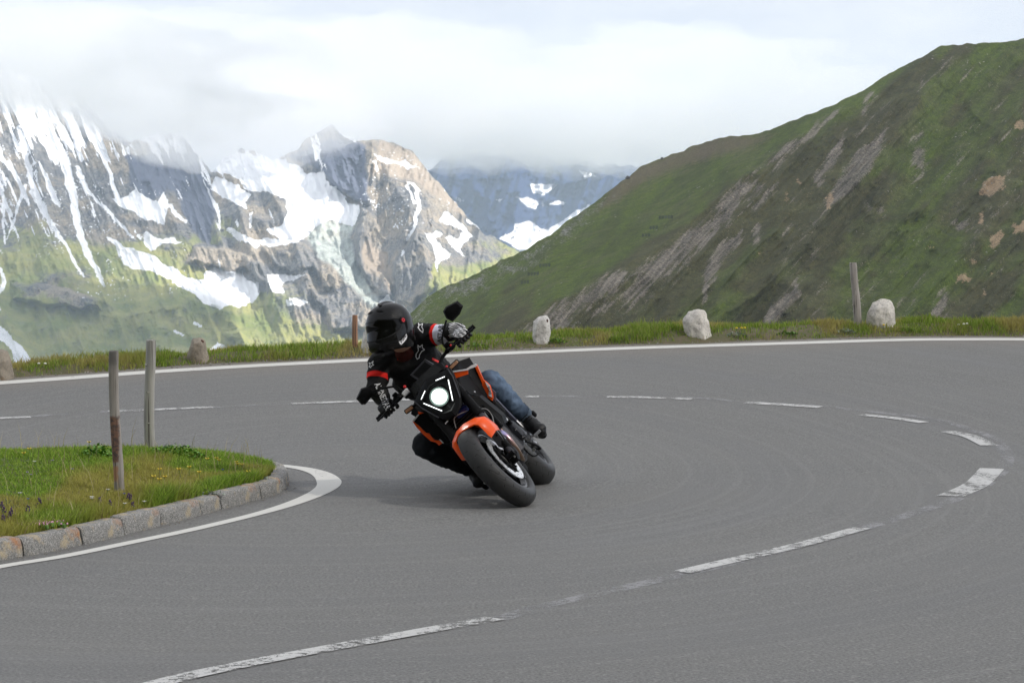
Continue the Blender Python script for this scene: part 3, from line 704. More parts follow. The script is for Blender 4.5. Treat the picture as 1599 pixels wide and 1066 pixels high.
# snow fields (traced outlines of real patches)
c4 = lambda L: [(a * .2815, 300 + b * .2815) for a, b in L]
c3 = lambda L: [(350 + a * .347, 150 + b * .347) for a, b in L]
wx, wy = warp(X, Y, 5, 16, 60)
S = np.full(X.shape, -99.)
for poly in [c4([(610, 30), (700, 20), (740, -12), (820, 30), (880, 50), (905, 5), (918, 5), (935, 80), (915, 190), (840, 165), (770, 140), (720, 100), (650, 70)]),
             c4([(590, 235), (640, 255), (680, 300), (780, 330), (870, 370), (960, 430), (1060, 480), (1135, 490), (1140, 440), (1200, 425), (1340, 440), (1380, 490), (1440, 500), (1440, 560), (1400, 610), (1350, 640), (1260, 620), (1210, 655), (1130, 620), (1070, 570), (980, 520), (880, 450), (740, 430), (680, 395), (650, 320)]),
             c4([(810, 210), (850, 240), (900, 270), (960, 250), (1020, 290), (900, 290), (835, 330), (800, 270)]),
             c4([(-60, 720), (0, 750), (60, 790), (110, 860), (160, 900), (215, 985), (140, 990), (130, 1015), (90, 960), (60, 870), (0, 815), (-60, 790)]),
             c4([(-20, 380), (10, 400), (20, 430), (38, 500), (22, 550), (-20, 580), (-20, 560), (8, 500), (0, 430)]),
             c4([(1160, 870), (1200, 838), (1240, 850), (1360, 915), (1300, 935), (1170, 920)]),
             c3([(-60, 250), (60, 262), (180, 268), (200, 262), (268, 290), (300, 308), (340, 316), (365, 345), (405, 345), (440, 340), (430, 300), (470, 395), (510, 420), (560, 480), (610, 490), (615, 530), (590, 590), (540, 575), (470, 560), (400, 600), (330, 660), (260, 660), (190, 600), (250, 580), (290, 530), (285, 470), (240, 450), (170, 432), (100, 425), (70, 380), (20, 350), (-60, 340)]),
             c3([(-40, 360), (60, 400), (120, 440), (90, 470), (110, 520), (80, 500), (40, 470), (-10, 460), (-60, 420)]),
             c3([(20, 600), (60, 615), (110, 650), (210, 640), (300, 655), (250, 672), (130, 668), (60, 640)]),
             c3([(112, 520), (128, 520), (122, 600), (110, 600)]),
             c3([(190, 800), (240, 808), (380, 805), (300, 835), (255, 855), (270, 892), (215, 880)]), c3([(280, 912), (330, 903), (380, 935), (340, 943), (290, 940)]),
             c3([(690, 930), (740, 888), (775, 935), (735, 960)]),
             c3([(672, 255), (705, 262), (740, 282), (782, 300), (812, 282), (862, 320), (830, 330), (780, 312), (720, 296), (690, 285)]), c3([(662, 285), (678, 285), (700, 340), (690, 342)]),
             c3([(955, 560), (1000, 515), (1035, 545), (1075, 580), (1120, 625), (1060, 690), (1085, 722), (1040, 700), (1010, 660), (1000, 640), (1025, 630), (1060, 640), (1070, 600), (1020, 590)]),
             c3([(890, 612), (920, 625), (960, 605), (990, 625), (975, 645), (955, 640), (980, 680), (1020, 705), (1010, 730), (975, 740), (965, 800), (955, 770), (940, 710), (945, 680), (915, 640)]),
             c3([(500, 145), (560, 175), (590, 205), (560, 200), (515, 170)]), c3([(820, 385), (850, 390), (885, 425), (870, 432), (840, 400)]),
             c3([(400, 215), (440, 240), (420, 300), (405, 280)])]:
    S = np.maximum(S, inpoly_sd(wx, wy, poly))
cl = [([(40, 120), (66, 180), (100, 250), (113, 300), (121, 355), (135, 392), (150, 420), (162, 444)], 9, 3.5), ([(30, 200), (53, 300), (79, 348), (104, 384), (129, 432)], 5, 1.8), ([(40, 290), (30, 320), (11, 372)], 3.5, 1.2),
      ([(-10, 240), (6, 310), (4, 350), (8, 380)], 4, 1.5), ([(120, 260), (138, 300), (174, 337), (207, 369)], 3, 2.5), ([(50, 300), (70, 343)], 4, 1.2), ([(-60, 180), (-40, 330), (-30, 430)], 7, 2), ([(-130, 180), (-110, 350), (-100, 400)], 9, 2), ([(-220, 180), (-190, 390), (-180, 460)], 9, 2),
      (c3([(868, 440), (878, 500), (860, 560), (850, 600), (822, 645)]), 4.0, 2.4), (c3([(822, 405), (840, 440), (855, 480)]), 2.6, 2.0), (c3([(805, 700), (800, 718)]), 2.5, 1.5), (c3([(1095, 563), (1130, 580), (1185, 612)]), 2.2, 1.6), (c4([(945, 75), (975, 120), (1025, 160)]), 3, 3), (c4([(755, 215), (770, 240), (785, 262)]), 2.2, 1.5),
      (c4([(1270, 212), (1330, 245), (1421, 290)]), 3.5, 5), (c4([(970, 765), (1012, 792)]), 2.6, 2), (c4([(1082, 728), (1115, 740)]), 2.6, 2.2)]
for pts_, a, b_ in cl: S = np.maximum(S, line_sd(*warp(X, Y, 3, 12, 70), pts_, a, b_))
# general snow cover rising with height on the left peak; little specks
ylim = np.interp(X, [-420, 0, 100, 200, 300, 340, 430, 460, 560, 1000], [330, 300, 262, 245, 250, 300, 285, 225, 190, 100])
strk = fbm((X - .42 * Y) / 9, (Y) / 60, 5, 77, .6)
hs = (ylim - Y) * .11 + (strk - .57) * 70 + (fbm(X / 30, Y / 30, 4, 90) - .5) * 20
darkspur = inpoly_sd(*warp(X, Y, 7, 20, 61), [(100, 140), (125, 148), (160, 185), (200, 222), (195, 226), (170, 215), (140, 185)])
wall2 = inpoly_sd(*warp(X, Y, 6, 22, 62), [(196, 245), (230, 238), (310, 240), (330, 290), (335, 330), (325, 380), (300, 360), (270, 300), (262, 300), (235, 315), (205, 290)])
peakrock = inpoly_sd(*warp(X, Y, 6, 22, 63), [(440, 245), (485, 208), (515, 198), (560, 222), (600, 225), (590, 320), (570, 345), (555, 315), (510, 290), (480, 260)])
h1 = np.where((X < 345), hs, hs - 6); h1 = np.where(darkspur > -1, -10 + (strk - .7) * 30, h1); h1 = np.where(wall2 > 0, np.minimum(h1, (strk - .66) * 60 - wall2 * .2), h1); h1 = np.where(peakrock > 0, np.minimum(h1, (strk - .68) * 60), h1)
S = np.maximum(S, h1)
sp = vn(X / 3.2, Y / 3.0, 99) + .5 * vn(X / 1.7, Y / 1.7, 98); dens = fbm(X / 45, Y / 45, 3, 97)
spk = np.where((Y < 470) & (Y > 240) & (X < 330), (sp - 1.36 + (dens - .5) * .9) * 12, -9); spk = np.maximum(spk, np.where((X > 560) & (Y < 360) & (X < 720), (sp - 1.36 + (dens - .5)) * 12, -9))
S = np.maximum(S, spk)
# vegetation / rock / bright scree masks
bandn = fbm(X / 60, Y / 40, 5, 110)
g = (Y - np.interp(X, [-420, 0, 150, 300, 420, 560, 640, 700, 820], [400, 385, 395, 370, 440, 520, 470, 395, 380])) / 60 + (bandn - .5) * 3.2
cliffs = np.full(X.shape, -99.)
for poly in [c4([(1100, 300), (1200, 290), (1350, 340), (1430, 400), (1430, 480), (1340, 440), (1120, 420), (1040, 380)]), c4([(230, 500), (400, 540), (560, 600), (560, 660), (240, 640), (60, 590), (60, 500)]), c4([(1230, 780), (1440, 740), (1500, 900), (1400, 900), (1260, 830)]),
             c3([(0, 695), (90, 700), (200, 830), (190, 850), (90, 790), (0, 790)]), c3([(160, 660), (420, 650), (560, 760), (600, 880), (700, 940), (640, 1050), (560, 1000), (420, 800), (250, 790), (180, 720)]),
             c3([(590, 480), (640, 500), (620, 700), (760, 840), (760, 900), (700, 900), (600, 760), (570, 640)]), c3([(760, 740), (870, 600), (920, 700), (940, 860), (850, 950), (770, 920)]), c3([(380, 870), (600, 900), (700, 1000), (640, 1066), (480, 1066)]),
             c3([(600, 200), (680, 230), (650, 480), (590, 480), (440, 340), (430, 250)])]:
    cliffs = np.maximum(cliffs, inpoly_sd(*warp(X, Y, 8, 24, 64), poly))
glac = inpoly_sd(*warp(X, Y, 6, 20, 65), c3([(400, 560), (600, 540), (570, 640), (590, 760), (640, 850), (700, 930), (690, 990), (600, 900), (520, 800), (430, 720), (380, 640)]))
tan = inpoly_sd(*warp(X, Y, 8, 24, 66), c3([(700, 180), (830, 250), (1085, 500), (1080, 545), (960, 460), (880, 400), (740, 360), (640, 330), (690, 230)]))
tan2 = inpoly_sd(*warp(X, Y, 8, 24, 67), c3([(640, 640), (720, 700), (760, 830), (760, 880), (650, 780), (620, 700)]))
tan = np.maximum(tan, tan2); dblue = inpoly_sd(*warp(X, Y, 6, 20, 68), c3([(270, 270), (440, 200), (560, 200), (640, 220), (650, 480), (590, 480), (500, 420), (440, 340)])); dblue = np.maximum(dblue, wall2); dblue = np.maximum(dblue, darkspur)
# relief in true distance: big ribs, gullies running down the fall line, cliffs
rib = ridged((X - .38 * Y) / 70, (Y + .1 * X) / 210, 6, 5, .55); rib2 = ridged((X + .18 * Y) / 60, Y / 170, 6, 15, .55); wr = 1 / (1 + np.exp(-(X - 560) / 40))
bigv = inpoly_sd(*warp(X, Y, 6, 40, 2), c3([(-100, 300), (440, 330), (600, 500), (600, 700), (420, 640), (0, 600)]))
rl = rib * (1 - wr) + rib2 * wr
D = 3300 + (660 - Y) * 3.3 + 120 * (1 - T)
edge_s = np.abs(X - np.interp(Y, [190, 330, 480, 660], [560, 640, 700, 760]))
D = D + 2.1 * np.minimum(edge_s, 330) * (.35 + .65 * wr)
sn_ = np.clip(1.15 - np.clip(S, 0, 14) / 16, .2, 1); D = D - 125 * (rl - .45) * (.45 + .55 * sn_) - 26 * (ridged((X - .2 * Y) / 17, Y / 38, 4, 25) - .4) * np.clip(1.2 - np.clip(S, 0, 8) / 9, .15, 1) - 11 * (fbm(X / 9, Y / 9, 4, 35, .6) - .5) * np.clip(1.2 - np.clip(S, 0, 8) / 9, .1, 1)
D = D - 55 * np.clip(cliffs / 6, 0, 1)
def mat_mountain(name, rock1, rock2, veg1, veg2, blue, snowc=(.90, .91, .94), warm=.8):
    a = NT(name); c = a.coord(); 
    n = a.noise(c, .012, 8, .65); n2 = a.noise(a.mapping(c, (1, 1, .4)), .05, 6, .7); n3 = a.noise(c, .11, 4, .7)
    rock = a.mix(a.ramp(n2, [(.35, 0.0), (.65, 1.0)]), rock1, rock2); rock = a.mix(a.math('MULTIPLY', a.ramp(a.noise(a.mapping(c, loc=(500, 90, 30)), .007, 6, .65), [(.47, 0.0), (.56, 1.0)]), warm), rock, a.mix(n2, (.26, .215, .165), (.50, .43, .34)))
    n5 = a.noise(c, .22, 3, .8); rock = a.mix(1.0, rock, a.ramp(n5, [(.36, (.55, .56, .6)), (.5, (1.0, 1.0, 1.0)), (.64, (1.5, 1.47, 1.4))]), 'MULTIPLY')
    rock = a.mix(a.sstep(a.attr('tan'), -3.0, 4.0), rock, a.mix(n2, (.30, .245, .19), (.50, .42, .34)))
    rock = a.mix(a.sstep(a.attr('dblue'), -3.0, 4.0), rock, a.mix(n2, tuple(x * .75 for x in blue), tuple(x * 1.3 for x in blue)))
    veg = a.mix(a.ramp(n, [(.4, 0.0), (.6, 1.0)]), veg1, veg2); veg = a.mix(a.math('MULTIPLY', a.ramp(n2, [(.5, 0.0), (.7, 1.0)]), .5), veg, rock2)
    g_ = a.math('ADD', a.attr('grass'), a.math('MULTIPLY', a.math('SUBTRACT', n2, .5), 2.4))
    g_ = a.math('SUBTRACT', g_, a.sstep(a.attr('cliff'), -3.0, 3.0))
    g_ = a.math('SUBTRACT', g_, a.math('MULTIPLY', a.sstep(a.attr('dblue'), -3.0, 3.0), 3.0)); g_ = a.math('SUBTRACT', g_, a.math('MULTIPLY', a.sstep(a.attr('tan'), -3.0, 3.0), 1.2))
    b = a.mix(a.sstep(g_, -.35, .45), rock, veg)
    b = a.mix(a.math('MULTIPLY', a.sstep(a.attr('glac'), -3.0, 4.0), a.ramp(n2, [(.35, .35), (.6, .9)])), b, (.56, .62, .58))
    s = a.math('ADD', a.attr('snow'), a.math('MULTIPLY', a.math('SUBTRACT', n3, .5), 7.0)); s = a.math('ADD', s, a.math('MULTIPLY', a.math('SUBTRACT', n2, .5), 5.0))
    dt = a.sstep(a.vor(c, .085), .26, .17); gt = a.math('MULTIPLY', a.sstep(a.attr('spk'), .0, .5), a.sstep(a.noise(c, .02, 3), .44, .60)); s = a.math('MAXIMUM', s, a.math('SUBTRACT', a.math('MULTIPLY', dt, gt), .5)); sm = a.sstep(s, -.25, .35); b = a.mix(sm, b, snowc)
    bp_ = a.bump(a.math('MULTIPLY', a.math('ADD', n2, a.math('MULTIPLY', n3, .5)), a.math('SUBTRACT', 1.0, a.math('MULTIPLY', sm, .85))), .7, 7)
    return a.fin(b, .9, normal=bp_, spec=.15)
M_MNT = mat_mountain('alpine_rock_snow', (.105, .11, .13), (.27, .26, .245), (.21, .25, .075), (.38, .37, .13), (.12, .135, .19))
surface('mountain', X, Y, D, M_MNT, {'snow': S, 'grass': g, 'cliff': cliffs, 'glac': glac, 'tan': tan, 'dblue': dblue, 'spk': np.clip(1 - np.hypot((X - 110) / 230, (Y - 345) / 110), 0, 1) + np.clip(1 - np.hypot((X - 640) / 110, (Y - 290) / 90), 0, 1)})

# ================================================================ far blue range
RF = [(590, 330), (640, 290), (700, 240), (800, 240), (900, 250), (1000, 262), (1100, 240), (1250, 250), (1500, 240), (1900, 240)]
X, Y, T = mesh_px(590, 1900, 480, RF, 560, 160, 14, 8)
wx, wy = warp(X, Y, 4, 14, 160); S = np.full(X.shape, -99.)
for poly in [c3([(1375, 395), (1500, 395), (1480, 420), (1430, 455), (1390, 440)]), c3([(1310, 448), (1340, 460), (1360, 452), (1415, 480), (1400, 505), (1370, 495), (1330, 470)]), c3([(1460, 485), (1500, 468), (1535, 485), (1490, 495)]), c3([(1425, 470), (1445, 490), (1435, 495)]),
             c3([(1240, 640), (1300, 600), (1310, 570), (1370, 558), (1420, 590), (1460, 600), (1500, 575), (1550, 538), (1640, 480), (1700, 600), (1500, 800), (1340, 700)]), c3([(1040, 455), (1080, 470), (1060, 476)]), c3([(1215, 468), (1250, 470), (1240, 482)]), c3([(1600, 330), (1680, 360), (1620, 380)])]:
    S = np.maximum(S, inpoly_sd(wx, wy, poly))
D = 7200 + (560 - Y) * 5 - 800 * (ridged((X + .3 * Y) / 80, Y / 160, 6, 85, .55) - .45)
z_ = np.zeros(X.shape)
M_FAR = mat_mountain('far_range_hazed_rock', (.012, .028, .10), (.03, .055, .14), (.02, .045, .09), (.03, .055, .10), (.10, .12, .16), warm=0.0)  # blue of the air and cloud shade put into the rock colour
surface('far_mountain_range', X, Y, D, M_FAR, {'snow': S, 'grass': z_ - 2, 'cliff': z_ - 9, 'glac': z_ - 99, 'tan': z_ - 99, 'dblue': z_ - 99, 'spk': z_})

# ================================================================ green hill on the right
RH = [(560, 560), (620, 505), (645, 487), (670, 462), (700, 446), (740, 430), (780, 408), (815, 393), (860, 366), (885, 346), (910, 330), (940, 308), (975, 280), (1000, 262), (1040, 245), (1090, 226), (1140, 213), (1185, 208), (1240, 188), (1300, 164), (1345, 143), (1400, 108), (1440, 88), (1470, 71), (1500, 69), (1530, 68), (1560, 66), (1599, 60), (1700, 45), (1850, 60), (2100, 120)]
X, Y, T = mesh_px(560, 2100, 860, RH, 640, 420, 6, 18)
# the spur's crest: the line where the smooth far flank meets the gullied near face
cx_ = np.array([560, 650, 760, 850, 960, 1050, 1130, 1200, 1310, 1370, 1440, 1500, 2100]); cy_ = np.array([650, 600, 537, 480, 420, 372, 300, 250, 172, 148, 100, 70, 40])
crest = np.interp(X, cx_, cy_) + 8 * (fbm(X / 30, X * 0, 4, 120) - .5)
dn = (Y - crest)                                    # >0 : near face (below the crest), <0 : far flank
fl = (X + 1.15 * (Y - 300))                         # coordinate across the fall line on the near face
fg = (X * .80 + Y * -.60)
gx_ = (X * .74 + Y * .67); gy_ = (-X * .67 + Y * .74)  # gx_: across the gullies, gy_: along them
nearw = 1 / (1 + np.exp(-dn / 10))
gul = ridged(gx_ / 95, gy_ / 330, 5, 210, .5); gul2 = ridged(gx_ / 30, gy_ / 130, 5, 220, .55); fine = fbm(gx_ / 7, gy_ / 14, 4, 230, .6)
D = 640 + (640 - Y) * .95 + .45 * np.abs(np.minimum(dn, 0)) * 3.2 + np.clip((820 - X) / 200, 0, 1.5) * 60
D = D - nearw * (46 * (gul - .4) + 11 * (gul2 - .4)) - (1 - nearw) * (20 * (ridged((X * .55 + Y * .83) / 60, (X * .83 - Y * .55) / 200, 3, 240) - .4)) - 3.5 * (fine - .5) * (.3 + nearw)
# scree / bare rock masks
wx, wy = warp(X, Y, 10, 30, 260)
c7 = lambda L: [(900 + a * .4596, 50 + b * .4596) for a, b in L]
scr = np.full(X.shape, -99.)
for poly in [c7([(1050, 330), (1040, 400), (980, 520), (940, 560), (850, 600), (840, 570), (900, 480), (960, 400)]), c7([(905, 262), (880, 300), (780, 370), (700, 430), (640, 450), (600, 500), (560, 520), (640, 430), (760, 350)]), c7([(930, 320), (910, 420), (850, 480), (820, 540), (810, 500), (870, 400)]),
             c7([(560, 500), (600, 530), (560, 560), (500, 650), (460, 650), (490, 560)]), c7([(580, 640), (560, 720), (500, 780), (460, 860), (450, 930), (430, 930), (440, 800), (470, 720), (520, 690)]), c7([(610, 640), (635, 650), (625, 720), (610, 720)]),
             c7([(760, 820), (760, 900), (700, 960), (620, 1020), (640, 960), (700, 880)]), c7([(1000, 590), (1050, 610), (1040, 625), (980, 600)]), c7([(1150, 390), (1210, 400), (1170, 480), (1140, 450)]), c7([(1270, 640), (1370, 640), (1330, 670), (1290, 660)]), c7([(1270, 860), (1265, 940), (1220, 990), (1190, 990), (1230, 900)]),
             c7([(1000, 200), (1020, 210), (970, 290), (960, 270)]), c7([(880, 600), (790, 680), (700, 790), (690, 780), (800, 660)])]:
    scr = np.maximum(scr, inpoly_sd(wx, wy, poly))
crestband = np.where((X < 1220), 26 - np.abs(dn - 22) * np.interp(X, [600, 900, 1200], [.9, .8, 1.0]), -30) * .35
scr = np.maximum(scr - 0, crestband * .6 + (fbm(gx_ / 14, gy_ / 40, 5, 270, .6) - .5) * 26 - (1 - nearw) * 14)
tanp = np.full(X.shape, -99.)
for poly in [c7([(1375, 510), (1420, 490), (1460, 490), (1455, 540), (1400, 565), (1370, 560)]), c7([(1490, 295), (1530, 300), (1530, 335), (1490, 330)]), c7([(1365, 605), (1390, 610), (1380, 660), (1365, 650)]), c7([(1400, 700), (1440, 672), (1455, 690), (1425, 745), (1400, 730)]), c7([(1530, 590), (1530, 680), (1480, 690), (1480, 650), (1510, 640)]), c7([(1290, 820), (1320, 815), (1350, 835), (1330, 858), (1295, 850)]), c7([(1320, 760), (1365, 775), (1360, 795), (1330, 780)]),
             c7([(705, 545), (718, 545), (720, 580), (705, 578)]), c7([(850, 545), (875, 550), (865, 600), (845, 600)]), c7([(745, 485), (768, 515), (758, 525), (745, 510)]), c7([(612, 742), (632, 750), (625, 762)]), c7([(570, 930), (595, 922), (590, 938)]), c7([(160, 995), (175, 1000), (165, 1008)]), c7([(208, 868), (230, 872), (220, 880)]), c7([(1400, 820), (1422, 818), (1405, 842)]),
             c7([(1370, 890), (1395, 872), (1390, 900)]), c7([(870, 930), (840, 985), (832, 985), (850, 940)]), c7([(1195, 725), (1212, 728), (1205, 740)]), c7([(1250, 970), (1265, 965), (1265, 990), (1250, 990)]), c7([(1405, 355), (1420, 360), (1410, 372)]), c7([(1480, 985), (1500, 980), (1510, 1000)])]:
    tanp = np.maximum(tanp, inpoly_sd(*warp(X, Y, 5, 10, 280), poly))
rocky = 6 - np.abs(Y - np.interp(X, [p[0] for p in RH], [p[1] for p in RH]) - 12) * .55; rocky = rocky - np.interp(X, [900, 1040], [0, 22]) + (fbm(X / 10, Y / 10, 4, 290, .6) - .55) * 30
grn = fbm(gx_ / 60, gy_ / 160, 5, 300, .55) + np.interp(dn, [-120, -10, 10], [.26, .22, -.02]) - nearw * np.interp(X, [700, 1050, 1300], [.22, .12, 0.0]); brn = 10 - np.abs(Y - np.interp(X, [p[0] for p in RH], [p[1] for p in RH]) - 12) * .5 - np.interp(X, [860, 960, 1150, 1330], [24, 0, 0, 26])
def mat_hill():
    a = NT('hill_turf'); c = a.coord(); n = a.noise(c, .05, 7, .6); n2 = a.noise(c, .22, 6, .7); n3 = a.noise(c, .75, 4, .75); gv = a.n('ShaderNodeCombineXYZ', {'X': a.attr('ga'), 'Y': a.attr('gb')}).outputs[0]; k1 = a.noise(a.mapping(gv, (1 / 7., 1 / 60., 1)), 1.0, 7, .65, .4); k2 = a.noise(a.mapping(gv, (1 / 26., 1 / 150., 1)), 1.0, 5, .6, .3); rkn = a.noise(c, .75, 4, .8)
    g_ = a.math('ADD', a.attr('green'), a.math('MULTIPLY', a.math('SUBTRACT', n, .5), .45))
    b = a.mix(a.sstep(g_, .40, .68), (.088, .082, .036), (.098, .135, .020)); b = a.mix(a.math('MULTIPLY', a.ramp(k2, [(.40, 1.0), (.56, 0.0)]), .45), b, (.050, .050, .026)); b = a.mix(a.math('MULTIPLY', a.ramp(n2, [(.38, 1.0), (.56, 0.0)]), .5), b, (.036, .042, .018))
    b = a.mix(a.math('MULTIPLY', a.ramp(n, [(.50, 0.0), (.66, 1.0)]), .5), b, (.125, .130, .060))
    s = a.math('ADD', a.attr('scree'), a.math('MULTIPLY', a.math('SUBTRACT', k1, .5), 33.0)); s = a.math('ADD', s, a.math('MULTIPLY', a.math('SUBTRACT', n3, .5), 14.0))
    b = a.mix(a.math('MULTIPLY', a.sstep(s, -1.0, 5.5), .82), b, a.mix(a.ramp(a.math('ADD', a.math('MULTIPLY', k1, .6), a.math('MULTIPLY', n3, .4)), [(.40, 0.0), (.62, 1.0)]), (.050, .043, .036), (.31, .275, .235)))
    b = a.mix(a.math('MULTIPLY', a.sstep(a.math('ADD', a.attr('brown'), a.math('MULTIPLY', a.math('SUBTRACT', n2, .5), 20.0)), -2.0, 8.0), .7), b, (.15, .115, .085))
    tn = a.math('ADD', a.attr('tanp'), a.math('MULTIPLY', a.math('SUBTRACT', a.math('ADD', a.math('MULTIPLY', k1, .5), a.math('MULTIPLY', n3, .5)), .52), 34.0)); b = a.mix(a.math('MULTIPLY', a.sstep(tn, -.2, 3.2), .85), b, a.mix(n2, (.22, .145, .08), (.48, .37, .25)))
    rk = a.math('ADD', a.attr('rocky'), a.math('MULTIPLY', a.math('SUBTRACT', rkn, .52), 80.0)); b = a.mix(a.math('MULTIPLY', a.sstep(rk, 1.5, 6.0), .85), b, a.mix(a.ramp(a.noise(c, .95, 3, .8), [(.44, 0.0), (.56, 1.0)]), (.04, .04, .037), (.42, .41, .39)))
    dots = a.vor(c, .22); dr = a.noise(c, .02, 3); b = a.mix(a.math('MULTIPLY', a.sstep(dots, .13, .08), a.sstep(dr, .52, .62)), b, (.36, .35, .33))
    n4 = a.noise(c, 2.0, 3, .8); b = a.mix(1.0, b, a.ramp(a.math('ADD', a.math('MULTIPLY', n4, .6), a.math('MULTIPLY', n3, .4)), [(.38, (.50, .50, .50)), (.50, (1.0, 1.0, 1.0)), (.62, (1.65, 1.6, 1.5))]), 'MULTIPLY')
    fl = a.sstep(a.math('ADD', a.vor(c, .9), a.math('MULTIPLY', a.sstep(s, -12.0, 4.0), -.10)), .10, .04); b = a.mix(a.math('MULTIPLY', fl, .8), b, (.42, .39, .35))
    h = a.math('ADD', a.math('ADD', a.math('MULTIPLY', n2, .8), a.math('MULTIPLY', n3, .5)), a.math('MULTIPLY', k1, 1.2))
    return a.fin(b, .95, normal=a.bump(h, .6, 1.3), spec=.1)
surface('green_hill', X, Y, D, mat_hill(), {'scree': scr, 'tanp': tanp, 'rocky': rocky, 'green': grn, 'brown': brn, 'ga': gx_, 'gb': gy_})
def hillD(px, py):
    j = int(round((px - 560) / (2100 - 560) * 859)); i = int(np.argmin(np.abs(Y[:, j] - py))); return float(D[i, j])
# small snow barriers, and two outcrops on the skyline
M_BAR = plain('dark_timber', (.06, .07, .055), .8)
for px, py, k in [(1042, 340, 5), (1023, 356, 3), (1011, 368, 3), (853, 415, 4), (835, 428, 4), (822, 441, 3)]:
    d_ = hillD(px, py) - 14; b = P(px, py, d_); u = d_ / F
    t = thing('snow_barrier', {1042: 'topmost snow barrier of the upper row on the green flank', 1023: 'middle snow barrier of the upper row on the green flank', 1011: 'lowest snow barrier of the upper row on the green flank', 853: 'topmost snow barrier of the lower row near the rocky skyline', 835: 'middle snow barrier of the lower row near the rocky skyline', 822: 'lowest snow barrier of the lower row near the rocky skyline'}[px], 'snow barrier', b, 'snow barriers on the green hillside')
    for q in range(k):
        x = (q - k / 2) * 4.6 * u; m = MB(); zz = -q * -.25 * u
        for r_ in range(4): m.box((x, 0, zz + (r_ - 1) * 1.25 * u), (3.9 * u, .5 * u, .85 * u))
        m.build('rail_panel', M_BAR, t); MB().tube([(x, .5 * u, zz - 3.5 * u), (x, 0, zz + 2.2 * u)], .28 * u, 6).build('support', M_BAR, t)
M_CRAG = mat_rock('crag_rock', (.07, .065, .06), (.14, .13, .12), (.12, .08, .05), .6)
for px, py, w_, h_, lb in [(1034, 248, 5, 4, 'small dark crag standing on the hill skyline'), (980, 279, 7, 5, 'low brown crag at the left end of the hill skyline')]:
    d_ = hillD(px, py + 3) - 3; u = d_ / F; m = MB()
    for k in range(5): m.ball((random.uniform(-.3, .3) * w_ * u, random.uniform(-1, 1) * u, random.uniform(0, .45) * h_ * u), w_ * u * random.uniform(.25, .42), 7, 5, (1, 1, random.uniform(.7, 1.1)))
    o = m.build('rock_crag', M_CRAG, smooth=None); o.location = P(px, py, d_); tag(o, lb, 'rock')

# unseen slope added behind the camera to darken reflections and frontal light
V = []; na_, nr_ = 90, 40
for i in range(nr_):
    r = 13 + 170 * (i / (nr_ - 1)) ** 1.5
    for j in range(na_):
        q = math.radians(100 + 160 * j / (na_ - 1)); x, y = r * math.sin(q), r * math.cos(q); e_ = min(1, min(j, na_ - 1 - j) / 14)
        V.append((x, y - 1, -.15 + (r - 13) * .62 * e_ + 2.2 * (mnoise.noise(Vector((x * .05, y * .05, 0))) + .4 * mnoise.noise(Vector((x * .2, y * .2, 3)))) * min(1, (r - 13) / 12)))
tag(npmesh('added_slope', np.array(V), gridfaces(nr_, na_), mat_soil('added_slope_turf', (.05, .065, .02), (.10, .095, .05))), kind='structure')

# valley floor that joins road shoulder, hill and mountains
xs = np.linspace(-1, 1, 70); V = []
for i in range(60):
    t = i / 59; y = 30 + 9000 * t ** 3
    for x in xs: V.append((x * (60 + y * .55), y - 4, -6 - 150 * min(1, t * 1.6) ** 1.2 + 6 * math.sin(x * 9 + t * 20)))
tag(npmesh('valley', np.array(V), gridfaces(60, 70), mat_soil('valley_turf', (.06, .08, .03), (.10, .12, .05))), kind='structure')

# ================================================================ clouds and haze
def cloud_mat(name, dens, col=(.97, .97, .99)):
    m = bpy.data.materials.new(name); m.use_nodes = True; t = m.node_tree
    for n in list(t.nodes):
        if n.type != 'OUTPUT_MATERIAL': t.nodes.remove(n)
    v = t.nodes.new('ShaderNodeVolumePrincipled'); v.inputs['Color'].default_value = (*col, 1); v.inputs['Density'].default_value = dens; v.inputs['Anisotropy'].default_value = .2
    t.links.new(v.outputs[0], t.nodes['Material Output'].inputs['Volume']); return m
def cloud(name, label, c, r, mat, seed, amp=.35, sub=5):
    import bmesh
    bm = bmesh.new(); bmesh.ops.create_icosphere(bm, subdivisions=sub, radius=1)
    for v in bm.verts:
        d = v.co.normalized(); n = 0; a = 1; f = 1.6
        for o_ in range(4): n += a * (1 - abs(mnoise.noise(d * f + Vector((seed, seed * 2, o_)))) * 2); a *= .5; f *= 2.1
        v.co = Vector((d.x * r[0], d.y * r[1], d.z * r[2])) * (1 + amp * (n / 1.9 - .3))
    me = bpy.data.meshes.new(name); bm.to_mesh(me); bm.free(); me.materials.append(mat)
    me.polygons.foreach_set('use_smooth', [True] * len(me.polygons))
    o = link(bpy.data.objects.new(name, me)); o.location = c; return tag(o, label, 'cloud', kind='stuff')
# cloud that keeps the pass road and the green hill out of the sun
M_SHADE = cloud_mat('thick_cloud', .0046, (1, 1, 1))
off = SUN_DIR * (1200 / SUN_DIR.z)
cloud('cloud', 'thick cloud high over the pass road', Vector((330, 620, 0)) + off, (900, 900, 150), M_SHADE, 3, .25)
# a smaller one whose shadow lies over the foot of the left mountain
mtn = P(0, 542, 4050); off = SUN_DIR * (1150 / SUN_DIR.z)
cloud('cloud', 'small thick cloud high in front of the left mountain', mtn + off, (315, 320, 120), cloud_mat('dense_cloud', .02, (1, 1, 1)), 13, .3, 4)
